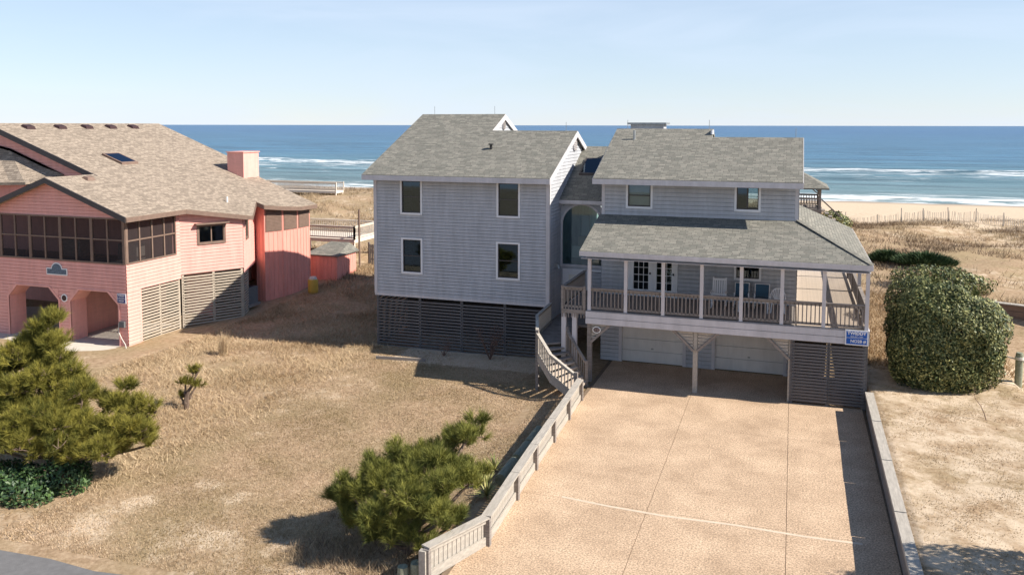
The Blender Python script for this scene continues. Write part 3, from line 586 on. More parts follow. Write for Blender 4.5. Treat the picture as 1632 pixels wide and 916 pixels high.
out = [(ac+ar*1.02, az1), (ac+ar*1.02, az1+ar*1.05), (ac-ar*1.02, az1+ar*1.05), (ac-ar*1.02, az1)]
for (p, q) in zip(arc, arc[1:]):
    f = lambda u: (ac+(u[0]-ac)/max(abs(u[0]-ac), abs(u[1]-az1), 1e-4)*ar*1.03, az1+(u[1]-az1)/max(abs(u[0]-ac), abs(u[1]-az1), 1e-4)*ar*1.03)
    pf, qf = f(p), f(q); b.add([Fc.P(p[0], .005, p[1]), Fc.P(pf[0], .005, pf[1]), Fc.P(qf[0], .005, qf[1]), Fc.P(q[0], .005, q[1])], [(0, 1, 2, 3)])
b.build('spandrel', 'siding', AW)
MB().box(-10.25, -8, 39.6, 39.9, 3.9, 4.45).build('interior_ledge', 'blind', G)
MB().box(-8.0, -7.97, 37.95, 45.8, 1.6, 6.9).box(-10.24, -10.2, 37.95, 45.8, 1.6, 6.9).build('interior_lining', 'tealroom', G)
MB().box(-10.2, -8.0, 41.6, 41.7, 2.3, 5.1).build('interior_partition', 'tealroom', G)
MB().box(-9.95, -9.55, 40.5, 40.7, 4.6, 5.9).build('interior_pillar', 'white', G)
MB().box(-9.9, -9.5, 39.6, 39.85, 4.45, 4.95).box(-9.45, -9.05, 39.6, 39.85, 4.45, 4.95).build('cushions', 'taupe', G)
MB().box(-10.28, -7.95, 45.9, 46, 1.5, 3.4).box(-10.28, -7.95, 45.9, 46, 6.3, 7.4).build('back_wall', 'siding', G)
MB().box(-10.28, -7.95, 37.9, 45.9, 2.2, 2.3).build('floor', 'room', G)
MB().add([(-10.28, 45.95, 3.4), (-7.95, 45.95, 3.4), (-7.95, 45.95, 6.3), (-10.28, 45.95, 6.3)], [(0, 1, 2, 3)]).build('back_pane', 'glass', G)
o = MB().wbox(Fc, .22, 1.10, -.04, .02, ZP+.02, 3.55).build('entry_door', 'white', G)
MB().wbox(Fc, .42, .90, .02, .03, ZP+.95, 3.38).build('pane', 'blind', o); MB().wbox(Fc, 1.0, 1.06, .02, .08, ZP+.95, ZP+1.05).build('handle', 'black', o)
MB().wbox(Fc, .12, .22, -.04, .05, ZP, 3.65).wbox(Fc, 1.10, 1.22, -.04, .05, ZP, 3.65).wbox(Fc, .22, 1.10, -.04, .05, 3.55, 3.65).build('door_casing', 'white', G)
window(G, Fc, 1.3, 2.2, 2.3, 3.65, style='')
MB().slab([(-10.3, 37.45, 6.93), (-7.9, 37.45, 6.93), (-7.9, 42.2, 9.3), (-10.3, 42.2, 9.3)], .14).build('connector_roof', 'roof', G, uv=True)
MB().slab([(-10.3, 42.2, 9.3), (-7.9, 42.2, 9.3), (-7.9, 46.4, 7.1), (-10.3, 46.4, 7.1)], .14).build('connector_roof', 'roof', G, uv=True)
MB().box(-10.28, -7.92, 37.42, 37.448, 6.74, 6.91).build('fascia', 'trim', G)
sk = lambda x, y, o=0: (x, y, 6.93+(y-37.45)*.499+o)
o = MB().hexa([sk(-9.85, 39.5), sk(-8.55, 39.5), sk(-8.55, 40.9), sk(-9.85, 40.9), sk(-9.85, 39.5, .1), sk(-8.55, 39.5, .1), sk(-8.55, 40.9, .1), sk(-9.85, 40.9, .1)]).build('skylight', 'sash', G)
MB().add([sk(-9.77, 39.58, .105), sk(-8.63, 39.58, .105), sk(-8.63, 40.82, .105), sk(-9.77, 40.82, .105)], [(0, 1, 2, 3)]).build('pane', 'skyl', o)
# --- left wing
WX0, WX1, WZ0 = -19.1, -10.3, 2.28
wr = lambda y: 8.05+.42*(y-35.3)
Fw = Fr(WX0, YW, 1, 0); sx_ = lambda x: x-WX0
ww = [(sx_(-17.7), sx_(-16.55), 6.14, 7.83), (sx_(-12.82), sx_(-11.68), 6.16, 7.83), (sx_(-17.66), sx_(-16.55), 3.30, 5.03), (sx_(-12.84), sx_(-11.68), 3.30, 5.05)]
siding(Fw, 0, WX1-WX0, WZ0, 7.93, [hole(*q) for q in ww], .155).build('wing_wall', 'siding', G)
for i, q in enumerate(ww): window(G, Fw, *q, blind=[.0, .0, .0, .0][i])
YB2 = 48.5
Fwr = Fr(WX1, YW, 0, 1); siding(Fwr, 0, YB2-YW, ZP, [(0, 7.9), (40.2-YW, wr(40.2)-.12), (44.6-YW, 8.1), (YB2-YW, 8.0)], (), .155).build('wing_wall', 'siding', G)
Fwl = Fr(WX0, YB2, 0, -1); siding(Fwl, 0, YB2-YW, WZ0, [(0, 8.0), (YB2-42.2, wr(42.2)-.12), (YB2-YW, 7.9)], (), .155).build('wing_wall', 'siding', G)
Fwb = Fr(WX1, YB2, -1, 0); siding(Fwb, 0, WX1-WX0, WZ0, 8.0, (), .155).build('wing_wall', 'siding', G)
MB().box(WX0+.05, WX1-.05, YW+.1, YB2-.1, 2.3, 2.4).build('floor', 'room', G); MB().box(WX0+.05, WX1-.05, YW+.1, YB2-.1, 5.45, 5.55).build('floor', 'room', G)
MB().box(WX0+.05, WX1-.05, 40, 40.1, 2.4, 7.9).build('partition', 'room', G)
for x, a in ((WX0+.07, 0), (WX1-.07, 0)): MB().box(x-.08, x+.08, YW-.045, YW, WZ0-.02, 7.9).build('corner_board', 'trim', G)
MB().box(WX1, WX1+.03, YW-.045, YW+.12, WZ0-.3, 7.8).build('corner_board', 'trim', G)
MB().box(WX0, WX1, YW-.03, YW+.1, WZ0-.12, WZ0-.002).build('sill_board', 'trim', G)
wx0, wx1, wxm, yl2, yh2 = -19.42, -10.12, -14.6, 40.2, 42.25
Q = lambda x, y: (x, y, wr(y)); yE = 35.28
MB().slab([Q(wx0, yE), Q(wx1, yE), Q(wx1, yl2), Q(wxm, yl2), Q(wxm, yh2), Q(wx0, yh2)], .16).build('roof', 'roof', G, uv=True)
MB().slab([(wxm, yl2, wr(yl2)), (wx1, yl2, wr(yl2)), (wx1, 45, wr(yl2)-.42*4.8), (wxm, 45, wr(yl2)-.42*4.8)], .16).build('roof', 'roof', G, uv=True)
MB().slab([(wx0, yh2, wr(yh2)), (wxm, yh2, wr(yh2)), (wxm, 49, wr(yh2)-.42*6.75), (wx0, 49, wr(yh2)-.42*6.75)], .16).build('roof', 'roof', G, uv=True)
Fg = Fr(wxm-.12, yl2, 0, 1); siding(Fg, 0, 8.3, wr(yl2)-2.2, [(0, wr(yl2)-.14), (yh2-yl2, wr(yh2)-.14), (8.3, wr(yh2)-.42*6.3)], (), .155).build('gable', 'siding', G)
for (x, pk, far) in ((wx1-.03, yl2, 45), (wxm-.03, yh2, 47)):
    a = yE if pk == yl2 else yl2
    MB().hexa([(x, a, wr(a)-.3), (x+.05, a, wr(a)-.3), (x+.05, pk, wr(pk)-.3), (x, pk, wr(pk)-.3), (x, a, wr(a)-.02), (x+.05, a, wr(a)-.02), (x+.05, pk, wr(pk)-.02), (x, pk, wr(pk)-.02)]).build('rake_board', 'trim', G)
    zf = wr(pk)-.42*(far-pk); MB().hexa([(x, pk, wr(pk)-.3), (x+.05, pk, wr(pk)-.3), (x+.05, far, zf-.3), (x, far, zf-.3), (x, pk, wr(pk)-.02), (x+.05, pk, wr(pk)-.02), (x+.05, far, zf-.02), (x, far, zf-.02)]).build('rake_board', 'trim', G)
MB().box(wx0, wx1, yE-.03, yE-.002, wr(yE)-.26, wr(yE)-.03).build('fascia', 'trim', G)
for (x, y, z, r) in ((WX1+.03, 40.2, 9.45, .34), (wxm-.09, 42.2, 10.35, .22)):      # oval gable vents
    o = MB().tube([(x-.02, y, z), (x+.05, y, z)], r, 20).build('gable_vent', 'trim', G)
    for k in range(-3, 4): hw = math.sqrt(max(0, 1-(k/3.6)**2))*r*.9; MB().box(x+.045, x+.075, y-hw, y+hw, z+k*r/3.6-.02, z+k*r/3.6+.02).build('louvre', 'wood', o)
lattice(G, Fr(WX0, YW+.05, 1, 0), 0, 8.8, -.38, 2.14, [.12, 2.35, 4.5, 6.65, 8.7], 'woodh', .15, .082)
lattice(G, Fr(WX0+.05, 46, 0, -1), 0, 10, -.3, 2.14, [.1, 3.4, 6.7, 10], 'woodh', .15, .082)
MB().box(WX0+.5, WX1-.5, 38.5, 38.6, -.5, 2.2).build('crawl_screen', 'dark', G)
MB().tube([(-13.9, 38.1, wr(38.1)-.1), (-13.9, 38.1, wr(38.1)+.2)], .07).tube([(-13.9, 38.1, wr(38.1)+.2), (-13.9, 38.1, wr(38.1)+.26)], .13).build('roof_vent', 'black', G)
for x, y, z in ((-18.7, yh2, wr(yh2)), (-10.7, yl2, wr(yl2)), (-15.2, yh2, wr(yh2)), (-7.6, yh, zh), (-3.75, yh, zh), (.1, yl, zl)):
    MB().tube([(x, y, z-.05), (x, y, z+.42)], .012, 5).build('lightning_rod', 'metal', G)
o = MB().box(-10.3, -10.16, 36.75, 36.9, 3.9, 4.05).build('wall_lamp', 'metal', G); MB().tube([(-10.16, 36.82, 3.98), (-10.1, 36.82, 3.8)], [.05, .1], 10).build('lamp_shade', 'metal', o)
# signs on the house
sg = thing('rental_sign', 'blue and white rental sign at the right end of the porch band', 'sign', (2.36, YP-.05, 2.40))
MB().box(1.98, 2.76, YP-.07, YP-.045, 2.42, 2.98).build('sign_border', 'signw', sg); MB().box(2.02, 2.72, YP-.08, YP-.071, 2.70, 2.93).build('sign_panel', 'blue', sg); MB().box(2.02, 2.72, YP-.08, YP-.071, 2.46, 2.68).build('sign_panel', 'blue', sg)
RX = (math.pi/2, 0, 0)
text('TWIDDY', .15, 'signw', sg, (2.37, YP-.082, 2.86), RX, bold=.006, sx=1.05); text('252-457-1100', .075, 'signw', sg, (2.37, YP-.082, 2.745), RX); text('NO28 #', .15, 'signw', sg, (2.42, YP-.082, 2.57), RX, bold=.003)
pq = thing('house_number_plaque', 'oval dark house number plaque with white rim on the left knee brace', 'plaque', (-7.32, YP+.05, 2.1))
b = MB(); N = 28
ov = lambda rx, rz_, y: [(-7.30+rx*math.cos(2*math.pi*i/N), y, 2.19+rz_*math.sin(2*math.pi*i/N)) for i in range(N)]
b.slab(ov(.17, .135, YP+.03)[::-1], .03, (0, 1, 0)); b.build('rim', 'signw', pq); MB().slab(ov(.135, .10, YP+.022)[::-1], .005, (0, 1, 0)).build('panel', 'maroon', pq)
text('1225', .13, 'rose', pq, (-7.30, YP+.018, 2.19), RX, name='digits')
# ================================================================ PINK HOUSE
K = thing('pink_house', 'pink beach house with tan shingle roof, screened porch and two clipped arches', 'house', (-36, 34, -.45))
GZ, YF, XS = -.48, 31.91, -30.44
rp_ = lambda x: 10.451-.365*(x+42.17)
# front: ground floor wall with two clipped arches
fp = Fr(-46, YF, 1, 0); q = lambda x: x+46
arches = [(-38.0, -37.41, -35.33, -34.71), (-33.94, -33.36, -31.59, -30.96)]; Z1, Z2, ZS, ZT = 1.62, 2.22, 3.62, 5.86
hs = [h for a in arches for h in ((q(a[0]), q(a[3]), -2, Z1), (q(a[0]), q(a[3]), Z1, Z1+.2), (q(a[0])+.19, q(a[3])-.2, Z1+.2, Z1+.4), (q(a[0])+.39, q(a[3])-.4, Z1+.4, Z2))]
siding(fp, 0, q(XS), GZ, ZS, hs, .17).build('front_wall', 'pink', K)
for a in arches:                                                        # deep reveals and a flat casing that cuts the corner
    out = [(a[0], GZ), (a[0], Z1), (a[1], Z2), (a[2], Z2), (a[3], Z1), (a[3], GZ)]; b = MB()
    for p, r in zip(out, out[1:]): b.add([fp.P(q(p[0]), .03, p[1]), fp.P(q(r[0]), .03, r[1]), fp.P(q(r[0]), -.95, r[1]), fp.P(q(p[0]), -.95, p[1])], [(0, 1, 2, 3)])
    b.build('arch_reveal', 'pink', K); b = MB()
    for p, r in zip(out, out[1:]):
        c = ((a[0]+a[3])/2, .6); e = lambda u: (u[0]+(.09 if u[0] > c[0] else -.09), u[1]+(.07 if u[1] > 0 else 0))
        pe, re = e(p), e(r); b.hexa([fp.P(q(p[0]), .055, p[1]), fp.P(q(r[0]), .055, r[1]), fp.P(q(re[0]), .055, re[1]), fp.P(q(pe[0]), .055, pe[1]), fp.P(q(p[0]), .0, p[1]), fp.P(q(r[0]), .0, r[1]), fp.P(q(re[0]), .0, re[1]), fp.P(q(pe[0]), .0, pe[1])])
    b.build('arch_casing', 'pink', K)
    for (u0, u1) in ((0, 1), (3, 2)):                                     # wedge boards in the clipped corners
        b = MB(); b.add([fp.P(q(a[u0]), .038, Z1), fp.P(q(a[u1]), .038, Z2), fp.P(q(a[u0]), .038, Z2)], [(0, 1, 2)] if u0 == 0 else [(0, 2, 1)]); b.build('arch_corner', 'pink', K)
# inner carport
MB().box(-46, XS-.3, 38.6, 38.7, GZ, 3.4).build('carport_wall', 'pink', K); MB().box(-34.6, -34.45, YF+.95, 38.6, GZ, 3.4).build('carport_wall', 'pink', K)
MB().box(-46, XS-.05, YF+.05, 40, 3.3, 3.4).build('porch_floor', 'room', K)
MB().box(-33.9, -32.6, 38.5, 38.58, GZ, 1.7).build('carport_door', 'dark', K)
# right side: pier, slat screens, upper siding
fs = Fr(XS, YF, 0, 1)
siding(fs, 0, .85, GZ, 2.3, (), .17).build('pier_wall', 'pink', K); MB().box(XS-.9, XS, YF+.85, YF+.95, GZ, 2.3).build('pier_wall', 'pink', K)
siding(fs, 0, 3.78, 2.3, ZS, (), .17).build('side_wall', 'pink', K)
lattice(K, fs, .85, 3.78, -.45, 2.27, [.95, 2.3, 3.7], 'lattice2', .15, .08, -.05)
# screened porch
def screens(F, xs, z0, z1, zm, heavy=2):
    for i, s in enumerate(xs):
        w_ = .08 if i % heavy == 0 else .04
        MB().wbox(F, s-w_, s+w_, -.06, .03, z0, z1).build('screen_post', 'brown', K)
    MB().wbox(F, xs[0], xs[-1], -.05, .02, zm-.035, zm+.035).wbox(F, xs[0], xs[-1], -.05, .045, z0-.01, z0+.07).wbox(F, xs[0], xs[-1], -.05, .045, z1-.06, z1+.01).build('screen_rail', 'brown', K)
    for a, c in zip(xs, xs[1:]):
        for za, zb in ((z0, zm), (zm, z1)):
            MB().add([F.P(a, -.02, za), F.P(c, -.02, za), F.P(c, -.02, zb), F.P(a, -.02, zb)], [(0, 1, 2, 3)]).build('screen_panel', 'screen', K)
screens(fp, [q(XS)-.08-k*.985 for k in range(15)][::-1], ZS, ZT, 4.8); screens(fs, [.08, .93, 1.78, 2.63, 3.45], ZS, ZT, 4.75, 9)
MB().box(-46, XS-.1, 35.3, 35.4, 3.4, 6.2).build('porch_back_wall', 'pink', K)
MB().box(XS-1.2, XS-.1, 35.25, 35.3, 3.4, 6.2).build('porch_back_wall', 'pink', K)
MB().box(-33.2, -32.0, 34.3, 34.9, 3.4, 4.2).box(-36.8, -35.6, 34.2, 34.9, 3.4, 4.3).build('porch_bench', 'wood', K)
# wall B (turned 30 degrees) with hooded window
fb = Fr(XS, 35.69, .5, .866); LB = 3.44
wb = (.9, 2.47, 3.98, 5.08)
siding(Fr(XS, YF+3.4, 0, 1), .05, .4, ZS, ZT, (), .17).build('side_wall', 'pink', K)
siding(fb, 0, LB, 2.50, [(0, 5.98), (LB, 5.45)], [hole(*wb)], .17).build('angled_wall', 'pink', K)
window(K, fb, *wb, trim='brown', tw=.1, style='slide', sash='brown')
MB().wbox(fb, wb[0]-.12, wb[1]+.12, .03, .32, wb[3], wb[3]+.07).build('window_hood', 'brown', K)
lattice(K, fb, 0, LB, -.45, 2.46, [.1, 1.75, LB-.1], 'lattice2', .15, .08)
E0 = fb.P(LB, 0, 0); fc = Fr(E0.x, E0.y, -1.6, 3.3); LC = math.hypot(1.6, 3.3)
wc = (.7, 1.5, 3.95, 5.15)
siding(fc, 0, LC, 2.2, [(0, 5.45), (LC, 5.8)], [hole(*wc)], .17).build('angled_wall', 'pink', K); window(K, fc, *wc, trim='brown', style='', sash='brown')
lattice(K, fc, 0, 1.4, -.2, 2.2, [.08, 1.3], 'lattice2', .15, .08)
MB().box(XS-8, XS-1.5, 36, 47, 2.3, 2.4).build('floor', 'room', K)
MB().box(-33.5, -33.4, 36, 46, 2.4, 6.4).build('partition', 'room', K)
# tower of vertical boards
T = [(-30.25, 42.0), (-29.5, 41.75), (-29.0, 42.9), (-28.75, 44.1), (-28.72, 45.4), (-30.5, 46.2), (-34, 46.2)]
for i, (p, r) in enumerate(zip(T, T[1:])):
    F = Fr(p[0], p[1], r[0]-p[0], r[1]-p[1]); l = math.hypot(r[0]-p[0], r[1]-p[1]); t0, t1 = rp_(p[0]+.35)-.12, rp_(r[0]+.35)-.12
    MB().add([F.P(0, 0, -.5), F.P(l, 0, -.5), F.P(l, 0, t1), F.P(0, 0, t0)], [(0, 1, 2, 3)]).build('tower_wall', 'coral', K)
    for k in range(int(l/.3)+1):
        s = min(k*.3+.02, l-.02); MB().wbox(F, s-.02, s+.02, 0, .018, -.5, t0+(t1-t0)*s/l-.02).build('batten', 'coral', K)
    if 1 <= i <= 3:
        a0, a1 = .14, l-.14; o = MB().wbox(F, a0-.06, a1+.06, .0, .03, 4.05, 5.38).build('shutter', 'brown', K)
        for k in range(14): MB().wbox(F, a0, a1, .03, .05, 4.12+k*.087, 4.17+k*.087).build('louvre', 'brown', o)
# roofs
R3 = lambda x, y: (x, y, rp_(x))
poly = [(-42.17, 34.55), (-34.85, 34.55), (-34.85, 31.5), (-29.95, 31.5), (-29.95, 35.65), (-28.25, 38.95), (-29.7, 41.3), (-29.2, 41.35), (-28.7, 42.7), (-28.38, 44.0), (-28.35, 45.7), (-32.65, 45.95), (-35.83, 47.3), (-42.17, 47.7)]
MB().slab([R3(*p) for p in poly], .18).build('roof', 'roof2', K, uv=True)
MB().slab([(-42.17, 34.55, 10.45), (-42.17, 47.7, 10.45), (-54, 47.7, 6.1), (-54, 34.55, 6.1)], .18).build('roof', 'roof2', K, uv=True)
pk = rp_(-34.85); MB().slab([(-34.85, 31.5, pk), (-34.85, 35.0, pk), (-40.2, 35.0, pk-.375*5.35), (-40.2, 31.5, pk-.375*5.35)], .18).build('roof', 'roof2', K, uv=True)
for p, r in zip(poly[2:10], poly[3:11]):
    a, c = Vector(R3(*p)), Vector(R3(*r)); d = Vector((0, 0, .12)); n_ = (c-a).cross(Vector((0, 0, 1))).normalized()*.03
    MB().hexa([a+n_-d*2.1, c+n_-d*2.1, c+n_*.1-d*2.1, a+n_*.1-d*2.1, a+n_-d*.2, c+n_-d*.2, c+n_*.1-d*.2, a+n_*.1-d*.2]).build('fascia', 'brown', K)
# gable walls in chevron / lap boards
fgp = Fr(-40, YF+.02, 1, 0); siding(fgp, 0, 9.56, ZT, [(0, ZT+.02), (5.15, pk-.2), (9.56, ZT+.1)], (), .17).build('porch_gable', 'pink', K)
for (xa, xb) in ((-34.85, -29.95), (-34.85, -40.2)):
    za, zb = pk, pk-.365*abs(xb-xa); MB().hexa([(xa, 31.44, za-.27), (xb, 31.44, zb-.27), (xb, 31.49, zb-.27), (xa, 31.49, za-.27), (xa, 31.44, za-.0), (xb, 31.44, zb-.0), (xb, 31.49, zb-.0), (xa, 31.49, za-.0)] if xb > xa else [(xb, 31.44, zb-.27), (xa, 31.44, za-.27), (xa, 31.49, za-.27), (xb, 31.49, zb-.27), (xb, 31.44, zb), (xa, 31.44, za), (xa, 31.49, za), (xb, 31.49, zb)]).build('rake_board', 'sash', K)
fgm = Fr(-54, 35.0, 1, 0); siding(fgm, 0, 19.4, 5.6, [(0, 5.7), (11.8, 10.2), (19.4, 7.45)], (), .17).build('main_gable', 'pink', K)
MB().hexa([(-42.2, 34.5, 10.15), (-34.6, 34.5, rp_(-34.6)-.29), (-34.6, 34.55, rp_(-34.6)-.29), (-42.2, 34.55, 10.15), (-42.2, 34.5, 10.46), (-34.6, 34.5, rp_(-34.6)+.01), (-34.6, 34.55, rp_(-34.6)+.01), (-42.2, 34.55, 10.46)]).build('rake_board', 'sash', K)
lw = [(-46, 34.9, 10.0), (-41.0, 34.9, 9.05), (-37.3, 34.9, 7.7), (-38.3, 33.4, 7.35), (-40.5, 33.0, 7.3), (-46, 33.1, 7.4)]
MB().slab(lw[::-1], .14).build('lower_roof', 'roof2', K, uv=True)
MB().box(-46, -38.6, 33.6, 33.7, 5.9, 7.3).build('lower_wall', 'coral', K)
MB().box(-53, -33.6, 46.0, 46.1, -.5, 6.3).build('back_wall', 'pink', K)
# roof furniture
b = MB().box(-34.0, -32.8, 44.4, 46.0, 6.6, 8.62).build('chimney', 'pink', K); MB().box(-34.06, -32.74, 44.34, 46.06, 8.62, 8.68).build('chimney_cap', 'pink', b)
sk = lambda x, y, o: (x, y, rp_(x)+o)
o = MB().hexa([sk(-37.2, 37.5, 0), sk(-35.8, 37.5, 0), sk(-35.8, 38.75, 0), sk(-37.2, 38.75, 0), sk(-37.2, 37.5, .12), sk(-35.8, 37.5, .12), sk(-35.8, 38.75, .12), sk(-37.2, 38.75, .12)]).build('skylight', 'brown', K)
MB().add([sk(-37.1, 37.6, .125), sk(-35.9, 37.6, .125), sk(-35.9, 38.65, .125), sk(-37.1, 38.65, .125)], [(0, 1, 2, 3)]).build('pane', 'skyl', o)
for y in (36.2, 38.4, 40.4, 42.3, 44.2):
    MB().hexa([sk(-41.7, y, 0), sk(-41.2, y, 0), sk(-41.2, y+.6, 0), sk(-41.7, y+.6, 0), sk(-41.6, y+.05, .14), sk(-41.25, y+.05, .16), sk(-41.25, y+.55, .16), sk(-41.6, y+.55, .14)]).build('roof_vent', 'maroon', K)
MB().hexa([sk(-34.5, 33.4, 0), sk(-34.1, 33.4, 0), sk(-34.1, 33.9, 0), sk(-34.5, 33.9, 0), sk(-34.4, 33.45, .14), sk(-34.15, 33.45, .16), sk(-34.15, 33.85, .16), sk(-34.4, 33.85, .14)]).build('roof_vent', 'brown', K)
MB().tube([(-30.1, 39.2, rp_(-30.1)-.1), (-30.1, 39.2, rp_(-30.1)+.3)], .05).build('vent_pipe', 'signw', K)
pl = thing('name_plaque', 'arched dark blue name plaque with white rim above the two arches', 'plaque', (-34.75, YF-.05, 3.0))
ap = lambda g: [(-35.35-g, 2.93-g), (-34.12+g, 2.93-g), (-34.12+g, 3.18+g), (-34.42+g, 3.18+g)]+[(-34.74+(.30+g)*math.cos(math.radians(t)), 3.2+(.26+g)*math.sin(math.radians(t))) for t in range(10, 171, 16)]+[(-35.05-g, 3.18+g), (-35.35-g, 3.18+g)]
MB().slab([(x, YF-.05, z) for x, z in ap(.05)][::-1], .04, (0, 1, 0)).build('rim', 'signw', pl); MB().slab([(x, YF-.058, z) for x, z in ap(0)][::-1], .006, (0, 1, 0)).build('panel', 'plaque', pl)
pm = thing('round_medallion', 'small round black medallion with white rim between the two arches', 'plaque', (-34.33, YF-.05, 1.7))
MB().tube([(-34.33, YF-.05, 1.75), (-34.33, YF, 1.75)], .2, 24).build('rim', 'signw', pm); MB().tube([(-34.33, YF-.058, 1.75), (-34.33, YF-.045, 1.75)], .145, 24).build('panel', 'maroon', pm)
s2 = thing('small_rental_sign', 'small blue rental sign on the pink corner pier', 'sign', (-30.75, YF-.05, 1.7))
MB().box(-31.0, -30.47, YF-.05, YF-.025, 1.72, 2.20).build('sign_border', 'signw', s2); MB().box(-30.97, -30.50, YF-.06, YF-.051, 1.98, 2.17).build('sign_panel', 'navy', s2); MB().box(-30.97, -30.50, YF-.06, YF-.051, 1.75, 1.95).build('sign_panel', 'navy', s2)
text('TWIDDY', .10, 'signw', s2, (-30.735, YF-.062, 2.10), RX, bold=.004); text('252-457-1100', .05, 'signw', s2, (-30.735, YF-.062, 2.01), RX); text('NO27', .12, 'signw', s2, (-30.735, YF-.062, 1.85), RX, bold=.003)
mtr = MB().box(-30.85, -30.55, YF-.14, YF-.03, .55, .85); tag(mtr.build('meter_box', 'acm'), 'small grey meter box low on the pink corner pier', 'meter box')
hose = MB().tube([(-30.95, YF-.05, .75), (-30.9, YF-.12, .3), (-30.7, YF-.15, 0), (-30.45, YF-.2, -.25), (-30.3, YF-.3, -.42)], .025, 6); tag(hose.build('garden_hose', 'rope'), 'pale hose hanging down the pink corner pier to the ground', 'hose')
# ================================================================ THINGS
def g_(x, y): return float(hgt(x, y))
# --- porch furniture
def rocking(x, y):
    t = thing('rocking_chair', 'white slatted rocking chair on the porch left of the table', 'chair', (x, y, ZD))
    for sd in (-1, 1):
        MB().tube([(x+sd*.27, y-.45, ZD+.07), (x+sd*.27, y-.15, ZD+.03), (x+sd*.27, y+.15, ZD+.03), (x+sd*.27, y+.5, ZD+.1)], .025, 6).build('rocker', 'white', t)
        MB().beam((x+sd*.27, y-.25, ZD+.05), (x+sd*.27, y-.25, ZD+.62), .045, .045).build('leg', 'white', t); MB().beam((x+sd*.27, y+.2, ZD+.05), (x+sd*.25, y+.38, ZD+1.18), .05, .05).build('leg', 'white', t)
        MB().beam((x+sd*.29, y-.32, ZD+.63), (x+sd*.28, y+.28, ZD+.63), .08, .03).build('armrest', 'white', t)
    for k in range(6): MB().box(x-.25, x+.25, y-.27+k*.085, y-.20+k*.085, ZD+.40, ZD+.425).build('seat_slat', 'white', t)
    for k in range(5): MB().beam((x-.18+k*.09, y+.23, ZD+.45), (x-.18+k*.09, y+.36, ZD+1.1), .055, .02, (0, 1, 0)).build('back_slat', 'white', t)
    MB().beam((x-.25, y+.37, ZD+1.1), (x+.25, y+.37, ZD+1.1), .03, .08).build('back_rail', 'white', t); MB().beam((x-.25, y+.24, ZD+.5), (x+.25, y+.24, ZD+.5), .03, .06).build('back_rail', 'white', t)
rocking(-2.72, 34.6)
t = thing('porch_table', 'low white framed porch table with dark top', 'table', (-1.35, 34.3, ZD))
MB().box(-1.95, -.75, 34.0, 34.6, ZD+.42, ZD+.46).build('table_top', 'white', t)
for x in (-1.9, -.8):
    for y in (34.05, 34.55): MB().box(x-.025, x+.025, y-.025, y+.025, ZD, ZD+.42).build('leg', 'white', t)
for x, lb in ((-1.85, 'white framed porch chair with blue sling beside the rocking chair'), (-1.05, 'white framed porch chair with blue sling beside the round backed chair')):
    t = thing('sling_chair', lb, 'chair', (x, 35.1, ZD), 'sling chairs behind the porch table')
    for sd in (-1, 1): MB().tube([(x+sd*.28, 34.85, ZD), (x+sd*.28, 34.85, ZD+.6), (x+sd*.28, 35.3, ZD+.6), (x+sd*.28, 35.4, ZD+.0)], .018, 6).build('leg_frame', 'white', t); MB().tube([(x+sd*.28, 35.3, ZD+.45), (x+sd*.28, 35.45, ZD+.92)], .018, 6).build('back_post', 'white', t)
    MB().tube([(x-.28, 35.45, ZD+.92), (x+.28, 35.45, ZD+.92)], .018, 6).build('back_rail', 'white', t)
    MB().hexa([(x-.26, 34.85, ZD+.40), (x+.26, 34.85, ZD+.40), (x+.26, 35.35, ZD+.38), (x-.26, 35.35, ZD+.38), (x-.26, 34.85, ZD+.43), (x+.26, 34.85, ZD+.43), (x+.26, 35.35, ZD+.41), (x-.26, 35.35, ZD+.41)]).build('seat', 'fabric', t)
    MB().hexa([(x-.26, 35.32, ZD+.42), (x+.26, 35.32, ZD+.42), (x+.26, 35.35, ZD+.42), (x-.26, 35.35, ZD+.42), (x-.26, 35.44, ZD+.9), (x+.26, 35.44, ZD+.9), (x+.26, 35.47, ZD+.9), (x-.26, 35.47, ZD+.9)]).build('back', 'fabric', t)
x, y = -.42, 34.5; t = thing('plastic_chair', 'white plastic armchair with round fan shaped back on the porch', 'chair', (x, y, ZD))
MB().box(x-.24, x+.24, y-.25, y+.2, ZD+.40, ZD+.43).build('seat', 'white', t)
for sx in (-1, 1):
    for sy in (-1, 1): MB().beam((x+sx*.22, y+sy*.2, ZD+.4), (x+sx*.26, y+sy*.25, ZD), .05, .05).build('leg', 'white', t)
    MB().tube([(x+sx*.27, y-.22, ZD+.40), (x+sx*.29, y-.22, ZD+.64), (x+sx*.29, y+.2, ZD+.66)], .025, 6).build('armrest', 'white', t)
MB().tube([(x+.28*math.cos(math.radians(a)), y+.2+.1*math.sin(math.radians(a)), ZD+.58+.32*math.sin(math.radians(a))) for a in range(0, 181, 15)], .025, 6).build('back_frame', 'white', t)
for k in range(7): a = math.radians(25+k*21.7); MB().beam((x+.10*math.cos(a), y+.2, ZD+.44), (x+.27*math.cos(a), y+.2+.1*math.sin(a), ZD+.58+.31*math.sin(a)), .035, .012, (0, 1, 0)).build('back_slat', 'white', t)
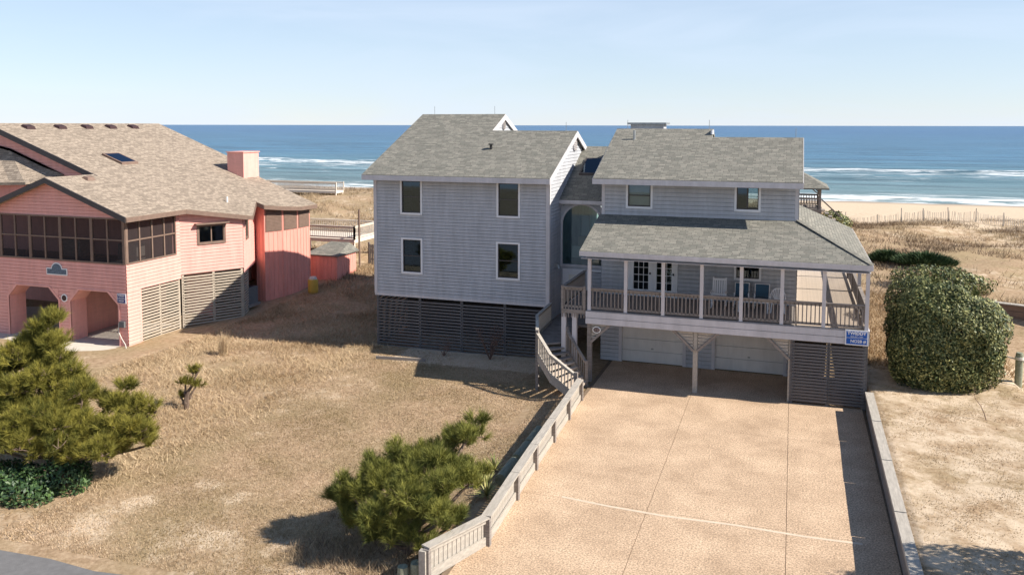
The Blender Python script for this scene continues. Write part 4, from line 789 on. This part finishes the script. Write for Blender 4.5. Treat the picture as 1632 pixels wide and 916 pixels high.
# --- fence along the driveway: sections of cap, boards, rail
t = thing('driveway_fence', 'low weathered timber fence with wide cap along the left driveway edge', 'fence', (-7.3, 24, 0))
fpts = [(-7.42, 30.15), (-7.34, 28.0), (-7.27, 25.8), (-7.19, 23.5), (-7.1, 21.4), (-6.98, 18.75), (-7.72, 16.75)]
hts = [.78, .76, .75, .74, .73, .70, .78]
for (a, ha), (c, hc) in zip(zip(fpts, hts), zip(fpts[1:], hts[1:])):
    A, Cc = Vector((*a, 0)), Vector((*c, 0)); d = (Cc-A).normalized(); nrm = Vector((d.y, -d.x, 0)); l = (Cc-A).length; uz = Vector((0, 0, 1)); nrm = nrm if nrm.x > 0 else -nrm
    MB().beam(A+uz*(ha+.02), Cc+uz*(hc+.02)-d*.02, .25, .04).build('cap_board', 'woodlight', t); MB().beam(A+uz*.12+nrm*.03, Cc+uz*.12+nrm*.03, .04, .22).build('bottom_rail', 'woodlight', t); MB().beam(A+uz*(ha-.08)+nrm*.03, Cc+uz*(hc-.08)+nrm*.03, .04, .09).build('top_rail', 'woodlight', t)
    n = int(l/.145); src = None
    for k in range(n):
        p = A+d*(k+.5)*l/n-nrm*.02
        if src is None: F = Fr(0, 0, d.x, d.y); src = MB().wbox(F, -.066, .066, -.01, .01, -.05, .70).build('board', 'woodlight'); COL.objects.unlink(src)
        inst(src, 'board', p+uz*random.uniform(-.02, .01), t)
for a, ha in zip(fpts, hts): MB().box(a[0]-.02, a[0]+.12, a[1]-.07, a[1]+.07, -.1, ha-.005).build('fence_post', 'wood', t)
MB().box(-7.82, -7.66, 16.62, 16.78, -.1, .76).build('fence_post', 'woodlight', t)
lb = ['far', 'middle', 'near']
for i, (y0, y1) in enumerate(((25.05, 26.3), (23.75, 24.9), (22.2, 23.5))):
    o = MB().tube([(-7.86+.02*i, y0, .12), (-7.86+.02*i, y1, .14)], .17, 14).build('landscape_log', 'log', smooth=False); tag(o, f'{lb[i]} of the three treated logs lying behind the driveway fence', 'log', 'logs behind the fence')
for i, (x, y, h_, r) in enumerate(((-7.98, 16.85, .35, .15), (-8.26, 16.7, .28, .13))):
    o = MB().tube([(x, y, -.4), (x, y, h_-.15), (x, y, h_)], [r, r, r*.92], 14).build('post_stub', 'log'); tag(o, ('taller greenish timber stub touching the fence end', 'shorter mossy timber stub left of the fence end')[i], 'post', 'stubs at the fence end')
# --- retaining wall right of the driveway
t = thing('retaining_wall', 'weathered timber retaining wall along the right driveway edge', 'retaining wall', (2.8, 25, 0))
ye_ = [32.1, 29.0, 25.6, 22.2, 18.8, 14.5]
for k, (a, c) in enumerate(zip(ye_, ye_[1:])):
    xa, xb = 2.84-.02*k, 2.84-.02*(k+1); dz = .012*(k % 2)
    MB().hexa([(xb-.14, c+.01, .67), (xb+.14, c+.01, .67), (xa+.14, a-.01, .67), (xa-.14, a-.01, .67), (xb-.14, c+.01, .79+dz), (xb+.14, c+.01, .79+dz), (xa+.14, a-.01, .79-dz), (xa-.14, a-.01, .79-dz)]).build('cap_timber', 'woodlight', t)
    for j in range(4): MB().hexa([(xb-.08, c+.008, -.05+j*.18), (xb+.05, c+.008, -.05+j*.18), (xa+.05, a-.008, -.05+j*.18), (xa-.08, a-.008, -.05+j*.18), (xb-.08, c+.008, .12+j*.18), (xb+.05, c+.008, .12+j*.18), (xa+.05, a-.008, .12+j*.18), (xa-.08, a-.008, .12+j*.18)]).build('timber', 'wood', t)
# --- yard oddments
tag(MB().hexa([(-17.9, 33.62, -.33), (-15.6, 34.0, -.33), (-15.6, 34.06, -.33), (-17.9, 33.68, -.33), (-17.9, 33.62, -.17), (-15.6, 34.0, -.2), (-15.6, 34.06, -.2), (-17.9, 33.68, -.17)]).build('edging_board', 'wood'), 'long weathered edging board lying in the sand before the slat screen', 'board')
t = thing('air_conditioner', 'dark grey air conditioning unit beside the coral tower', 'air conditioner', (-29.6, 40.0, .0))
MB().box(-30.1, -29.2, 39.7, 40.6, .15, 1.1).build('cabinet', 'acm', t); MB().box(-30.2, -29.1, 39.6, 40.7, .0, .15).build('stand', 'wood', t); MB().tube([(-29.65, 40.15, 1.1), (-29.65, 40.15, 1.13)], .36, 18).build('fan_guard', 'black', t)
for k in range(9): MB().box(-30.05+k*.1, -30.01+k*.1, 39.68, 39.7, .2, 1.05).build('grille_bar', 'black', t)
t = thing('yellow_barrel', 'yellow barrel with pale lid between coral tower and shed', 'barrel', (-27.4, 43.9, .15))
MB().tube([(-27.6, 43.9, .1), (-27.6, 43.9, .3), (-27.6, 43.9, .9), (-27.6, 43.9, 1.0)], [.28, .31, .31, .27], 18).build('drum', 'yellow', t, smooth=True); MB().tube([(-27.6, 43.9, 1.0), (-27.6, 43.9, 1.14)], [.25, .2], 18).build('lid', 'rope', t)
t = thing('garden_shed', 'small pink board shed with low grey roof behind the tower', 'shed', (-28.6, 47.5, .2))
sx0, sx1, sy0, sy1 = -29.9, -27.7, 46.9, 49.4
MB().box(sx0, sx1, sy0, sy1, -.2, 2.0).build('wall', 'coral', t); MB().slab([(sx0-.15, sy0-.15, 2.0), (sx1+.15, sy0-.15, 2.0), (sx1-.5, sy1, 2.5), (sx0+.3, sy1, 2.5)], .08).build('roof', 'roof', t, uv=True)
MB().slab([(sx1+.15, sy0-.15, 2.0), (sx1+.15, sy1+.15, 2.0), (sx1-.5, sy1, 2.5)], .08).build('roof', 'roof', t, uv=True)
for k in range(8): MB().box(sx0+.1+k*.28, sx0+.13+k*.28, sy0-.015, sy0, -.2, 1.95).build('batten', 'coral', t)
for k in range(9): MB().box(sx1, sx1+.015, sy0+.1+k*.28, sy0+.13+k*.28, -.2, 1.95).build('batten', 'coral', t)
tag(MB().tube([(-28.1, 50.6, .3), (-28.1, 50.6, 4.6)], .07, 8).build('utility_pole', 'brown'), 'thin brown pole standing before the bleached deck', 'pole')
def deck_thing(name, label, cat, x0, x1, y0, y1, zd, m='woodlight', sides='flbr'):
    t = thing(name, label, cat, ((x0+x1)/2, (y0+y1)/2, zd-1)); n = int((x1-x0)/.3)
    MB().box(x0, x1, y0, y1, zd-.25, zd).build('platform', m, t)
    for x in (x0+.1, x1-.1):
        for y in (y0+.1, y1-.1): MB().box(x-.07, x+.07, y-.07, y+.07, g_(x, y)-.2, zd-.25).build('pile', m, t)
    E = {'f': [(x0, y0, zd), (x1, y0, zd)], 'b': [(x0, y1, zd), (x1, y1, zd)], 'l': [(x0, y0, zd), (x0, y1, zd)], 'r': [(x1, y0, zd), (x1, y1, zd)]}
    for s in sides: railing(t, E[s], 0, m=m, sp=.16)
    return t
deck_thing('beach_deck', 'bleached timber deck with picket railing behind the pink shed', 'deck', -34.5, -28.7, 51, 54.5, 2.45, 'bleach')
deck_thing('dune_walkway', 'timber walkway crossing the dune top towards the beach', 'walkway', -62, -47.2, 80, 81.6, 3.15, 'bleach', sides='fb')
def fence(name, label, pts, h, m, bw=.14, gap=.015, rail=True, grp=None):
    t = thing(name, label, 'fence', (*pts[0], g_(*pts[0])), grp); src = None; hz = None
    for a, c in zip(pts, pts[1:]):
        A, Cc = Vector((*a, 0)), Vector((*c, 0)); l = (Cc-A).length; d = (Cc-A)/l; n = max(1, int(l/(bw+gap)))
        za, zc = g_(*a), g_(*c)
        MB().beam(A+Vector((0, 0, za+h*.25)), Cc+Vector((0, 0, zc+h*.25)), .04, .08).beam(A+Vector((0, 0, za+h*.85)), Cc+Vector((0, 0, zc+h*.85)), .04, .08).build('rail', m, t)
        MB().box(A.x-.06, A.x+.06, A.y-.06, A.y+.06, za-.3, za+h+.08).build('fence_post', m, t)
        src = MB().wbox(Fr(0, 0, d.x, d.y), -bw/2, bw/2, .03, .05, 0, h).build('board', m); COL.objects.unlink(src)
        for k in range(n): p = A.lerp(Cc, (k+.5)/n); inst(src, 'board', (p.x, p.y, za+(zc-za)*(k+.5)/n-.05), t)
    return t
fence('picket_fence', 'sunlit bleached board fence running from the deck to the grey house', [(-28.6, 54.6), (-26.6, 55.2), (-24.4, 55.8), (-22, 56.4), (-19.5, 57)], 2.0, 'bleach')
fence('board_fence', 'dark weathered board fence below the bleached fence', [(-28.0, 51.8), (-26.0, 52.0), (-24.0, 52.2), (-22, 52.4)], 1.5, 'wood')
# --- gazebo on the dune
t = thing('gazebo', 'open timber gazebo with grey hip roof on the dune', 'gazebo', (0, 70, 2)); gx, gy, gr = .1, 71.5, 2.15
MB().box(gx-gr, gx+gr, gy-gr, gy+gr, 3.55, 3.8).build('platform', 'wood', t)
co = [(gx-gr-.5, gy-gr-.5), (gx+gr+.5, gy-gr-.5), (gx+gr+.5, gy+gr+.5), (gx-gr-.5, gy+gr+.5)]
for a, c in zip(co, co[1:]+co[:1]): MB().slab([(*a, 5.5), (*c, 5.5), (gx, gy, 7.0)], .1).build('roof', 'roof', t, uv=True)
for sx in (-1, 1):
    for sy in (-1, 1):
        x, y = gx+sx*gr*.93, gy+sy*gr*.93; MB().box(x-.09, x+.09, y-.09, y+.09, 1.2, 5.45).build('post', 'wood', t)
        MB().beam((x, y, 4.9), (x-sx*.6, y, 5.42), .08, .08).beam((x, y, 4.9), (x, y-sy*.6, 5.42), .08, .08).build('brace', 'wood', t)
for e in ([(-1, -1), (1, -1)], [(1, -1), (1, 1)], [(-1, 1), (1, 1)]): railing(t, [(gx+p[0]*gr*.93, gy+p[1]*gr*.93, 3.8) for p in e], 0, m='wood', posts=False, sp=.2, bw=.06)
for k in range(6): MB().box(gx+gr+.02+k*.28, gx+gr+.3+k*.28, gy-.6, gy+.6, 3.55-k*.25, 3.62-k*.25).build('step', 'wood', t)
MB().beam((gx+gr, gy-.6, 4.5), (gx+gr+1.6, gy-.6, 3.0), .08, .1).build('stair_rail', 'wood', t)
# --- sand fence
t = thing('sand_fence', 'thin slatted sand fence with leaning posts along the dune edge', 'fence', (14, 84, 1)); sp = [(-.5, 90), (3, 90.2), (5.2, 89.5), (8, 88), (10, 87.2), (11.9, 87.0), (13.9, 86.2), (16, 85.4), (18, 84.4), (20, 83.2), (22.5, 81.5), (25.5, 80)]
srcs = MB().box(-.016, .016, -.012, .012, 0, .95).build('lath', 'bleach'); COL.objects.unlink(srcs)
for i, (a, c) in enumerate(zip(sp, sp[1:])):
    za, zc = g_(*a), g_(*c); MB().tube([(a[0], a[1], za-.3), (a[0]+random.uniform(-.12, .12), a[1], za+1.2+random.uniform(-.2, .2))], .045, 6).build('fence_post', 'woodlight', t)
    if i < 2: continue
    A, Cc = Vector((*a, za)), Vector((*c, zc)); l = (Cc-A).length; n = int(l/.16)
    for k in range(n):
        f = (k+.5)/n; p = A.lerp(Cc, f); inst(srcs, 'lath', (p.x, p.y, g_(p.x, p.y)+.05-.25*math.sin(f*math.pi)*random.uniform(.6, 1)), t, (random.uniform(-.1, .1), random.uniform(-.08, .08), 0))
# --- neighbour's timber bulkhead and rope post on the right
t = thing('timber_bulkhead', 'dark timber bulkhead wall beyond the large shrub', 'wall', (11, 45.2, .1))
for j in range(6):
    MB().hexa([(8.7, 46.4, .05+j*.27), (16, 43.6, .05+j*.27), (16, 43.75, .05+j*.27), (8.7, 46.55, .05+j*.27), (8.7, 46.4, .30+j*.27), (16, 43.6, .30+j*.27), (16, 43.75, .30+j*.27), (8.7, 46.55, .30+j*.27)]).build('plank', 'brown', t)
for k in range(4): x = 8.8+k*2.2; y = 46.35-.3836*(x-8.7); MB().box(x-.1, x+.1, y-.16, y-.02, 0, 1.75).build('post', 'wood', t)
MB().hexa([(8.6, 46.3, 1.69), (16, 43.45, 1.69), (16, 43.85, 1.69), (8.6, 46.7, 1.69), (8.6, 46.3, 1.74), (16, 43.45, 1.74), (16, 43.85, 1.74), (8.6, 46.7, 1.74)]).build('cap', 'woodlight', t)
t = thing('rope_post', 'round timber post with rope tied round its top beside the shrub', 'post', (8.35, 35.6, .6))
MB().tube([(8.35, 35.6, .3), (8.35, 35.6, 1.75), (8.35, 35.6, 1.82)], [.13, .13, .11], 14).build('post', 'log', t); MB().tube([(8.35, 35.6, 1.55), (8.35, 35.6, 1.66)], .155, 14).build('rope_wrap', 'rope', t)
MB().tube([(7.4, 36.2, 2.0), (7.8, 35.9, 1.6), (8.25, 35.65, 1.55)], .03, 6).tube([(8.45, 35.5, 1.55), (8.8, 35.1, 1.2), (9.3, 34.6, 1.1), (10, 34.0, 1.4)], .03, 6).build('rope', 'rope', t)
# ================================================================ PLANTS
def branch(b, p, q, r0, r1, sag=.0, n=5):
    p, q = Vector(p), Vector(q); pts = [p.lerp(q, i/(n-1))+Vector((random.uniform(-.05, .05), random.uniform(-.05, .05), sag*math.sin(math.pi*i/(n-1)))) for i in range(n)]
    pts[0], pts[-1] = p, q; b.tube(pts, [r0+(r1-r0)*i/(n-1) for i in range(n)], 6); return pts
def pine(name, label, base, lobes, ntuft, nneedle, nl, m, group=None, wid=.012):
    """limbs to each lobe, twigs to the tufts, a brush of needles on every twig"""
    t = thing(name, label, 'pine', base, group); tb = MB(); V = []; val = []; B = np.array(base)
    vol = np.array([l[3]**2 for l in lobes]); cnt = np.maximum(3, (ntuft*vol/vol.sum()).astype(int)); bz = base[2]
    for (x, y, z, r), n in zip(lobes, cnt):
        root = Vector((base[0]+(x-base[0])*.15, base[1]+(y-base[1])*.15, max(bz, bz+(z-bz)*.45))); c = Vector((x, y, max(z, bz+.15)))
        branch(tb, Vector(base), root, .09, .06, 0, 3); branch(tb, root, c, .06, .03, -.1)
        ns = max(2, int(6*r)+1); sub = rng.normal(0, 1, (ns, 3)); sub /= np.linalg.norm(sub, axis=1)[:, None]; sub[:, 2] = np.abs(sub[:, 2])*.9-.15
        SC_ = np.array([x, y, z])+sub*r*.62; sr = r*rng.uniform(.38, .55, ns); who = rng.integers(0, ns, n); shade = rng.uniform(0, .35, ns)
        d = rng.normal(0, 1, (n, 3)); d /= np.linalg.norm(d, axis=1)[:, None]; d[:, 2] = np.abs(d[:, 2])*1.0-.25*(rng.uniform(0, 1, n) < .4)
        P = SC_[who]+d*(sr[who]*rng.uniform(.55, 1.05, n))[:, None]*np.array([1, 1, .75]); P[:, 2] = np.maximum(P[:, 2], bz+.08)
        for k in range(ns): branch(tb, c, Vector(SC_[k]), .024, .01, .03, 4)
        for i in range(n):
            if i % 3 == 0: branch(tb, Vector(SC_[who[i]]), Vector(P[i]), .012, .006, .03, 3)
            ax = d[i]*.8+np.array([0, 0, .7])+rng.normal(0, .2, 3); ax /= np.linalg.norm(ax); L0 = rng.uniform(.10, .22)
            s = rng.uniform(0, 1, nneedle); root_ = P[i]+ax*(s[:, None]-.5)*L0*1.5
            dr = ax[None, :]*1.0+rng.normal(0, .45, (nneedle, 3)); dr /= np.linalg.norm(dr, axis=1)[:, None]
            ln = nl*rng.uniform(.65, 1.1, nneedle); tip = root_+dr*ln[:, None]
            sd = np.cross(dr, rng.normal(0, 1, (nneedle, 3))); sd /= np.linalg.norm(sd, axis=1)[:, None]+1e-6; sd *= wid/2
            V.append(np.stack([root_-sd, root_+sd, tip], 1).reshape(-1, 3)-B); val.append(np.clip(shade[who[i]]+rng.uniform(-.05, .45)+rng.uniform(0, .3, nneedle), 0, 1))
    tris('needles', np.concatenate(V), m, np.concatenate(val), t, True); tb.build('trunk', 'bark', t); return t
CL = [(-10.34, 18.05, 1.05, 0.52), (-9.57, 18.61, 1.37, 0.71), (-8.58, 19.16, 1.6, 0.81), (-7.98, 19.81, 2.07, 0.59), (-7.7, 20.17, 2.52, 0.28), (-8.64, 17.78, 1.15, 0.71), (-7.83, 18.61, 1.37, 0.71), (-7.83, 17.78, 0.96, 0.47), (-7.46, 19.25, 1.42, 0.47), (-9.6, 18.89, 2.02, 0.28), (-10.04, 18.7, 1.74, 0.21), (-9.4, 17.59, 0.91, 0.57), (-8.29, 19.89, 1.92, 0.52), (-10.77, 18.14, 1.32, 0.19), (-8.6, 17.75, 0.75, 0.6), (-9.3, 17.8, 0.7, 0.6), (-7.95, 18.2, 0.95, 0.55), (-8.9, 18.3, 1.3, 0.7), (-9.9, 18.3, 0.9, 0.6), (-8.2, 18.9, 1.4, 0.6), (-9.5, 18.9, 1.5, 0.6), (-7.8, 19.3, 1.5, 0.5), (-8.4, 17.7, 0.3, 0.5), (-9.2, 17.7, 0.3, 0.5), (-9.9, 18.0, 0.35, 0.55), (-10.5, 18.4, 0.5, 0.5), (-7.8, 18.4, 0.5, 0.45), (-11.0, 18.7, 0.6, 0.4)]
pine('pine_shrub', 'green spreading pine shrub beside the driveway fence', (-8.75, 18.1, -.25), CL, 1900, 64, .26, 'needle2')
LL = [(-22.23, 19.95, 4.04, 0.62), (-22.13, 19.85, 3.37, 0.7), (-22.77, 19.57, 2.99, 0.85), (-21.38, 19.57, 2.8, 0.8), (-21.68, 19.0, 2.13, 1.0), (-20.36, 19.38, 1.9, 0.9), (-19.19, 19.57, 1.66, 0.75), (-21.6, 18.24, 1.28, 1.05), (-19.89, 18.43, 1.23, 1.0), (-18.83, 19.0, 1.19, 0.8), (-18.0, 19.57, 1.14, 0.5), (-20.52, 17.76, 1.0, 0.8), (-23.19, 19.0, 2.33, 0.95), (-21.47, 17.48, 1.0, 0.7), (-18.62, 18.24, 1.0, 0.6), (-19.57, 20.52, 2.18, 0.4), (-18.43, 20.33, 1.56, 0.3), (-23.75, 19.0, 1.47, 1.0), (-23.37, 18.05, 1.0, 0.9), (-24.13, 19.95, 2.51, 0.7), (-18.05, 19.19, 1.38, 0.55), (-18.52, 19.85, 1.76, 0.5), (-20.8, 18.62, 1.76, 0.8), (-22.8, 19.95, 3.28, 0.6), (-22.3, 19.6, 2.1, 0.75), (-21.0, 19.2, 1.5, 0.75), (-20.0, 19.0, 1.2, 0.7), (-21.6, 18.2, 0.9, 0.75), (-20.4, 18.2, 0.8, 0.65), (-22.6, 18.2, 1.1, 0.8), (-23.4, 19.0, 1.8, 0.8), (-19.0, 19.5, 1.0, 0.55), (-22.0, 19.9, 2.6, 0.6), (-22.3, 20.0, 3.3, 0.5), (-22.9, 20.0, 2.75, 0.6), (-21.7, 20.0, 2.6, 0.55), (-22.3, 19.8, 2.3, 0.7), (-23.4, 19.8, 2.4, 0.7), (-21.0, 19.6, 1.9, 0.6), (-22.2, 20.0, 3.85, 0.3), (-22.4, 20.0, 2.9, 0.5), (-21.6, 20.1, 2.2, 0.55), (-20.8, 20.0, 1.9, 0.55), (-20.0, 20.1, 1.55, 0.5), (-19.2, 20.2, 1.2, 0.5), (-18.5, 20.0, 0.9, 0.4), (-18.2, 19.8, 0.75, 0.3), (-20.6, 18.6, 1.0, 0.6), (-19.6, 18.6, 0.7, 0.55), (-18.9, 19.0, 0.7, 0.5), (-22.0, 18.9, 1.6, 0.7), (-23.0, 18.6, 1.4, 0.7)]
pine('large_pine', 'large yellow green pine at the left edge before the pink house', (-21.2, 19.3, -.3), LL, 5400, 50, .25, 'needle')
pine('pine_sapling', 'small lone pine sapling in the dry grass right of the large pine', (-21.5, 25.3, -.3), [(-21.3, 25.5, .95, .3), (-21.6, 25.4, .6, .32), (-21.2, 25.5, .5, .25), (-21.75, 25.3, .1, .25), (-21.1, 25.6, 1.15, .12)], 75, 50, .22, 'needle')
def leafy(name, label, cat, c, rad, n, size, m, power=2.6, stems=14, base=None, gap=.0, twigm='twig'):
    base = base or (c[0], c[1], g_(c[0], c[1])); t = thing(name, label, cat, base); B = np.array(base); C0 = np.array(c); R0 = np.array(rad)
    d = rng.normal(0, 1, (n, 3)); d /= np.linalg.norm(d, axis=1)[:, None]; k = (np.abs(d)**power).sum(1)**(-1/power)
    q1, q2, q3 = d[:, 0], d[:, 1], d[:, 2]
    big = sn(q1*2.6+q3, q2*2.6+q3*2.1, 1, 3); mid = sn(q3*6+q1*2, q1*6-q2*3, 1, 5); fine = sn(q2*15+q1*4, q3*14+q1*12, 1, 9)
    lump = 1+.17*big+.10*mid+.05*fine
    depth = rng.uniform(0, 1, n)**1.6; hole_ = np.clip(mid*.9+fine*.7-.35, 0, 1)          # sparse pockets show the inside
    R_l = lump*(1.03-.34*depth); keep = rng.uniform(0, 1, n) > hole_*(depth < .5)*.95
    P = C0+d*(k*R_l)[:, None]*R0; P = P[keep & (P[:, 2] > base[2]+.02)]; n = len(P)
    dd = (P-C0)/R0; nm = dd+rng.normal(0, .55, (n, 3)); nm /= np.linalg.norm(nm, axis=1)[:, None]
    a = np.cross(nm, rng.normal(0, 1, (n, 3))); a /= np.linalg.norm(a, axis=1)[:, None]; b = np.cross(nm, a); s = size*rng.uniform(.6, 1.3, n)[:, None]
    V = np.stack([P-a*s, P-b*s*.45, P+a*s, P+b*s*.45], 1).reshape(-1, 3)-B
    tris('leaves', V, m, rng.uniform(0, 1, n)**1.8, t, True, 4); tb = MB()
    for i in range(stems): u = rng.normal(0, 1, 3); u[2] = abs(u[2])+.3; u /= np.linalg.norm(u); branch(tb, Vector(base), Vector(C0+u*R0*rng.uniform(.85, 1.1)), .04, .008, .1, 6)
    tb.build('stems', twigm, t); return t
leafy('evergreen_shrub', 'large rounded evergreen shrub right of the grey house', 'shrub', (5.6, 34.7, 2.4), (1.9, 1.85, 2.15), 80000, .06, 'leaf', 2.7, 120, (5.6, 34.6, .7), twigm='wood')
leafy('ivy_mound', 'dark green ivy mound below the large pine at the left edge', 'ivy', (-21.3, 17.6, -.2), (1.5, .9, .75), 6500, .07, 'ivy', 2.2, 12, (-21.3, 17.6, -.3))
leafy('ivy_mound', 'lighter leafy ivy clump at the right end of the ivy', 'ivy', (-20.1, 18.4, -.1), (.75, .75, .75), 3200, .065, 'ivy', 2.2, 8, (-20.1, 18.4, -.3))
leafy('dune_bush', 'yellow green bush at the foot of the gazebo', 'bush', (3.4, 74, 2.2), (1.3, 1.2, 1.1), 2600, .12, 'leaf', 2, 8, (3.4, 74, 1.2))
leafy('dune_bush', 'pale leafy bush behind the large evergreen shrub', 'bush', (8.2, 52.5, 1.4), (2.6, 1.6, 1.0), 5200, .10, 'leaf', 2, 10, (8.2, 52.5, .8))
leafy('roadside_bush', 'dark bush beyond the right edge whose shadow falls on the sandy yard', 'bush', (8.6, 19.7, 3.1), (1.7, 1.5, 2.3), 12000, .08, 'leaf', 2.3, 12, (8.6, 19.7, .7))
def juniper(x, y, rx, ry, lb):
    z = g_(x, y); t = thing('juniper', lb, 'juniper', (x, y, z), 'junipers on the dune'); n = 5200; r = np.sqrt(rng.uniform(0, 1, n)); a = rng.uniform(0, 2*np.pi, n)
    P = np.stack([x+rx*r*np.cos(a), y+ry*r*np.sin(a), z+.1+.55*(1-r**2)*rng.uniform(.5, 1.1, n)], 1); up_ = np.stack([np.cos(a)*.8, np.sin(a)*.8, np.full(n, .6)], 1)
    o = blades('foliage', P, .3, .09, .3, 'juniper', parent=t, up=up_, kind=True); tb = MB(); [branch(tb, (x, y, z), (x+rx*.8*math.cos(k), y+ry*.8*math.sin(k), z+.3), .04, .01) for k in range(7)]; tb.build('stems', 'twig', t)
juniper(8.4, 60.4, 1.9, 1.3, 'dark green low juniper spreading on the dune, larger one'); juniper(6.2, 61.5, 1.0, .8, 'dark green low juniper on the dune, smaller left one')
def twigbush(name, label, x, y, h, n, spread, m='twig', cat='bush'):
    z = g_(x, y); t = thing(name, label, cat, (x, y, z)); tb = MB()
    for i in range(n):
        a = random.uniform(0, 6.28); e = Vector((x+math.cos(a)*spread*random.uniform(.3, 1), y+math.sin(a)*spread*.6, z+h*random.uniform(.6, 1))); pts = branch(tb, (x, y, z-.05), e, .016, .005, .05)
        for k in range(4): p = pts[random.randint(2, 4)]; branch(tb, p, p+Vector((random.uniform(-.3, .3), random.uniform(-.2, .2), random.uniform(.05, .35))), .006, .003, 0, 3)
    tb.build('stems', m, t); return t
twigbush('bare_bush', 'leafless brown bush before the slat screen of the grey house', -12.9, 35.2, 1.5, 22, 1.0)
twigbush('bare_bush', 'small leafless bush at the middle of the slat screen', -15.2, 35.2, .7, 8, .5)
twigbush('dead_sapling', 'thin dead sapling standing in the sandy yard by the rope post', 6.3, 30.5, 1.3, 1, .5, cat='sapling')
def tuft(name, label, cat, x, y, h, n, m, wid=.02, lean=.45, group=None):
    z = g_(x, y); t = thing(name, label, cat, (x, y, z), group); P = np.stack([x+rng.normal(0, .08, n), y+rng.normal(0, .08, n), np.full(n, z)], 1); blades('blades', P, h, wid, lean, m, parent=t); return t
for i, (x, y, lb) in enumerate(((-7.95, 21.4, 'nearest'), (-8.2, 22.1, 'middle'), (-8.35, 23.2, 'farthest'))):
    z = g_(x, y); t = thing('yucca', f'{lb} of the three spiky yuccas between pine shrub and fence', 'yucca', (x, y, z), 'yuccas by the fence'); V = []
    for k in range(38):
        a = random.uniform(0, 6.28); e = random.uniform(.15, 1.3); l = random.uniform(.4, .62); d = np.array([math.cos(a)*math.cos(e), math.sin(a)*math.cos(e), math.sin(e)]); s = np.array([-math.sin(a), math.cos(a), 0])*.022
        p0 = np.array([0, 0, .05]); p1 = p0+d*l*.5; p2 = p0+d*l+np.array([0, 0, -.06]); V += [p0-s*.6, p0+s*.6, p1+s, p1+s, p1-s, p0-s*.6, p1-s, p1+s, p2]
    V = np.array(V); tris('leaves', V, 'yucca', np.repeat(rng.uniform(0, 1, 38), 3), t, True)
tuft('grass_clump', 'tall orange dry grass clump at the shadow edge by the pink house', 'grass clump', -24.9, 31.9, 1.0, 260, 'straw', .016, .35)
# --- grass as ground cover
def scatter(n, x0, x1, y0, y1, dens=None):
    x = rng.uniform(x0, x1, n); y = rng.uniform(y0, y1, n)
    if dens is not None: k = rng.uniform(0, 1, n) < dens(x, y); x, y = x[k], y[k]
    return np.stack([x, y, hgt(x, y)], 1)
ok = lambda x, y: ~((x > -19.2) & (y > 35.7)) & ~((x < -28.3) & (y > 30.5)) & (y > 15.6+.02*(x+18)) & ~((x < -28.2) & (y > 22.4))
P = scatter(300000, -19.5, -8.1, 15.3, 35.6, lambda x, y: ok(x, y)*(.85-.5*((y > 33.8) & (x > -18.5)))*(.75+.35*sn(x, y, 1.3, 3)))
vv = np.clip(.5+.42*sn(P[:, 0], P[:, 1], .7, 3)+.3*sn(P[:, 0], P[:, 1], 2.1, 6)+rng.normal(0, .22, len(P)), 0, 1)
blades('lawn_grass', P, .038, .022, 1.0, 'lawn', vv); bpy.data.objects['lawn_grass']['label'] = 'short dry lawn grass before the grey house'
P = scatter(190000, -31, -17.5, 15.3, 52, lambda x, y: ok(x, y)*np.clip(.55+.6*sn(x, y, .9, 2)+.3*sn(x, y, 2.4, 4), .08, 1)*np.where(x > -19.3, sm(-17.5, -19.5, x), 1)*np.where(y < 22, .45, 1)*(~((x > -30.6) & (x < -28.3) & (y > 40))))
vv = np.clip(.5+.4*sn(P[:, 0], P[:, 1], .8, 9)+rng.normal(0, .22, len(P)), 0, 1); blades('rough_grass', P, .17, .02, 1.9, 'straw', vv)
P = scatter(90000, 2.9, 9.5, 15, 40, lambda x, y: np.clip(.3+.5*sn(x, y, 1.4, 7)+.4*sn(x, y, 4.3, 2), .02, 1)*(x < 8.6)); blades('yard_grass', P, .028, .022, 1.6, 'straw')
cl = lambda x, y: np.clip(.3+.75*sn(x, y, .55, 3)+.6*sn(x, y, 1.5, 6), .02, 1)*~((x > -19) & (x < 2.9) & (y < 49))*~((x < -28) & (y < 50))*np.where((x > 9.5) & (y > 52) & (y < 64), .12, 1)*np.where((x > 8) & (y < 46.8), 0, 1)
P = scatter(330000, -62, 30, 45, 92, cl); vv = np.clip(.5+.45*sn(P[:, 0], P[:, 1], .33, 9)+rng.normal(0, .22, len(P)), 0, 1); blades('dune_grass', P, .36, .035, 1.1, 'scrub', vv)
P = scatter(40000, 2.9, 9, 36, 50, lambda x, y: np.clip(.6+.5*sn(x, y, .9, 3), .1, 1)); blades('side_grass', P, .22, .03, 1.2, 'straw')
P = scatter(5000, -11.8, -7.9, 16.8, 19.6, lambda x, y: np.clip(.5+.6*sn(x, y, 2, 3), 0, 1)); blades('needle_litter', P, .25, .015, 1.2, 'scrub')
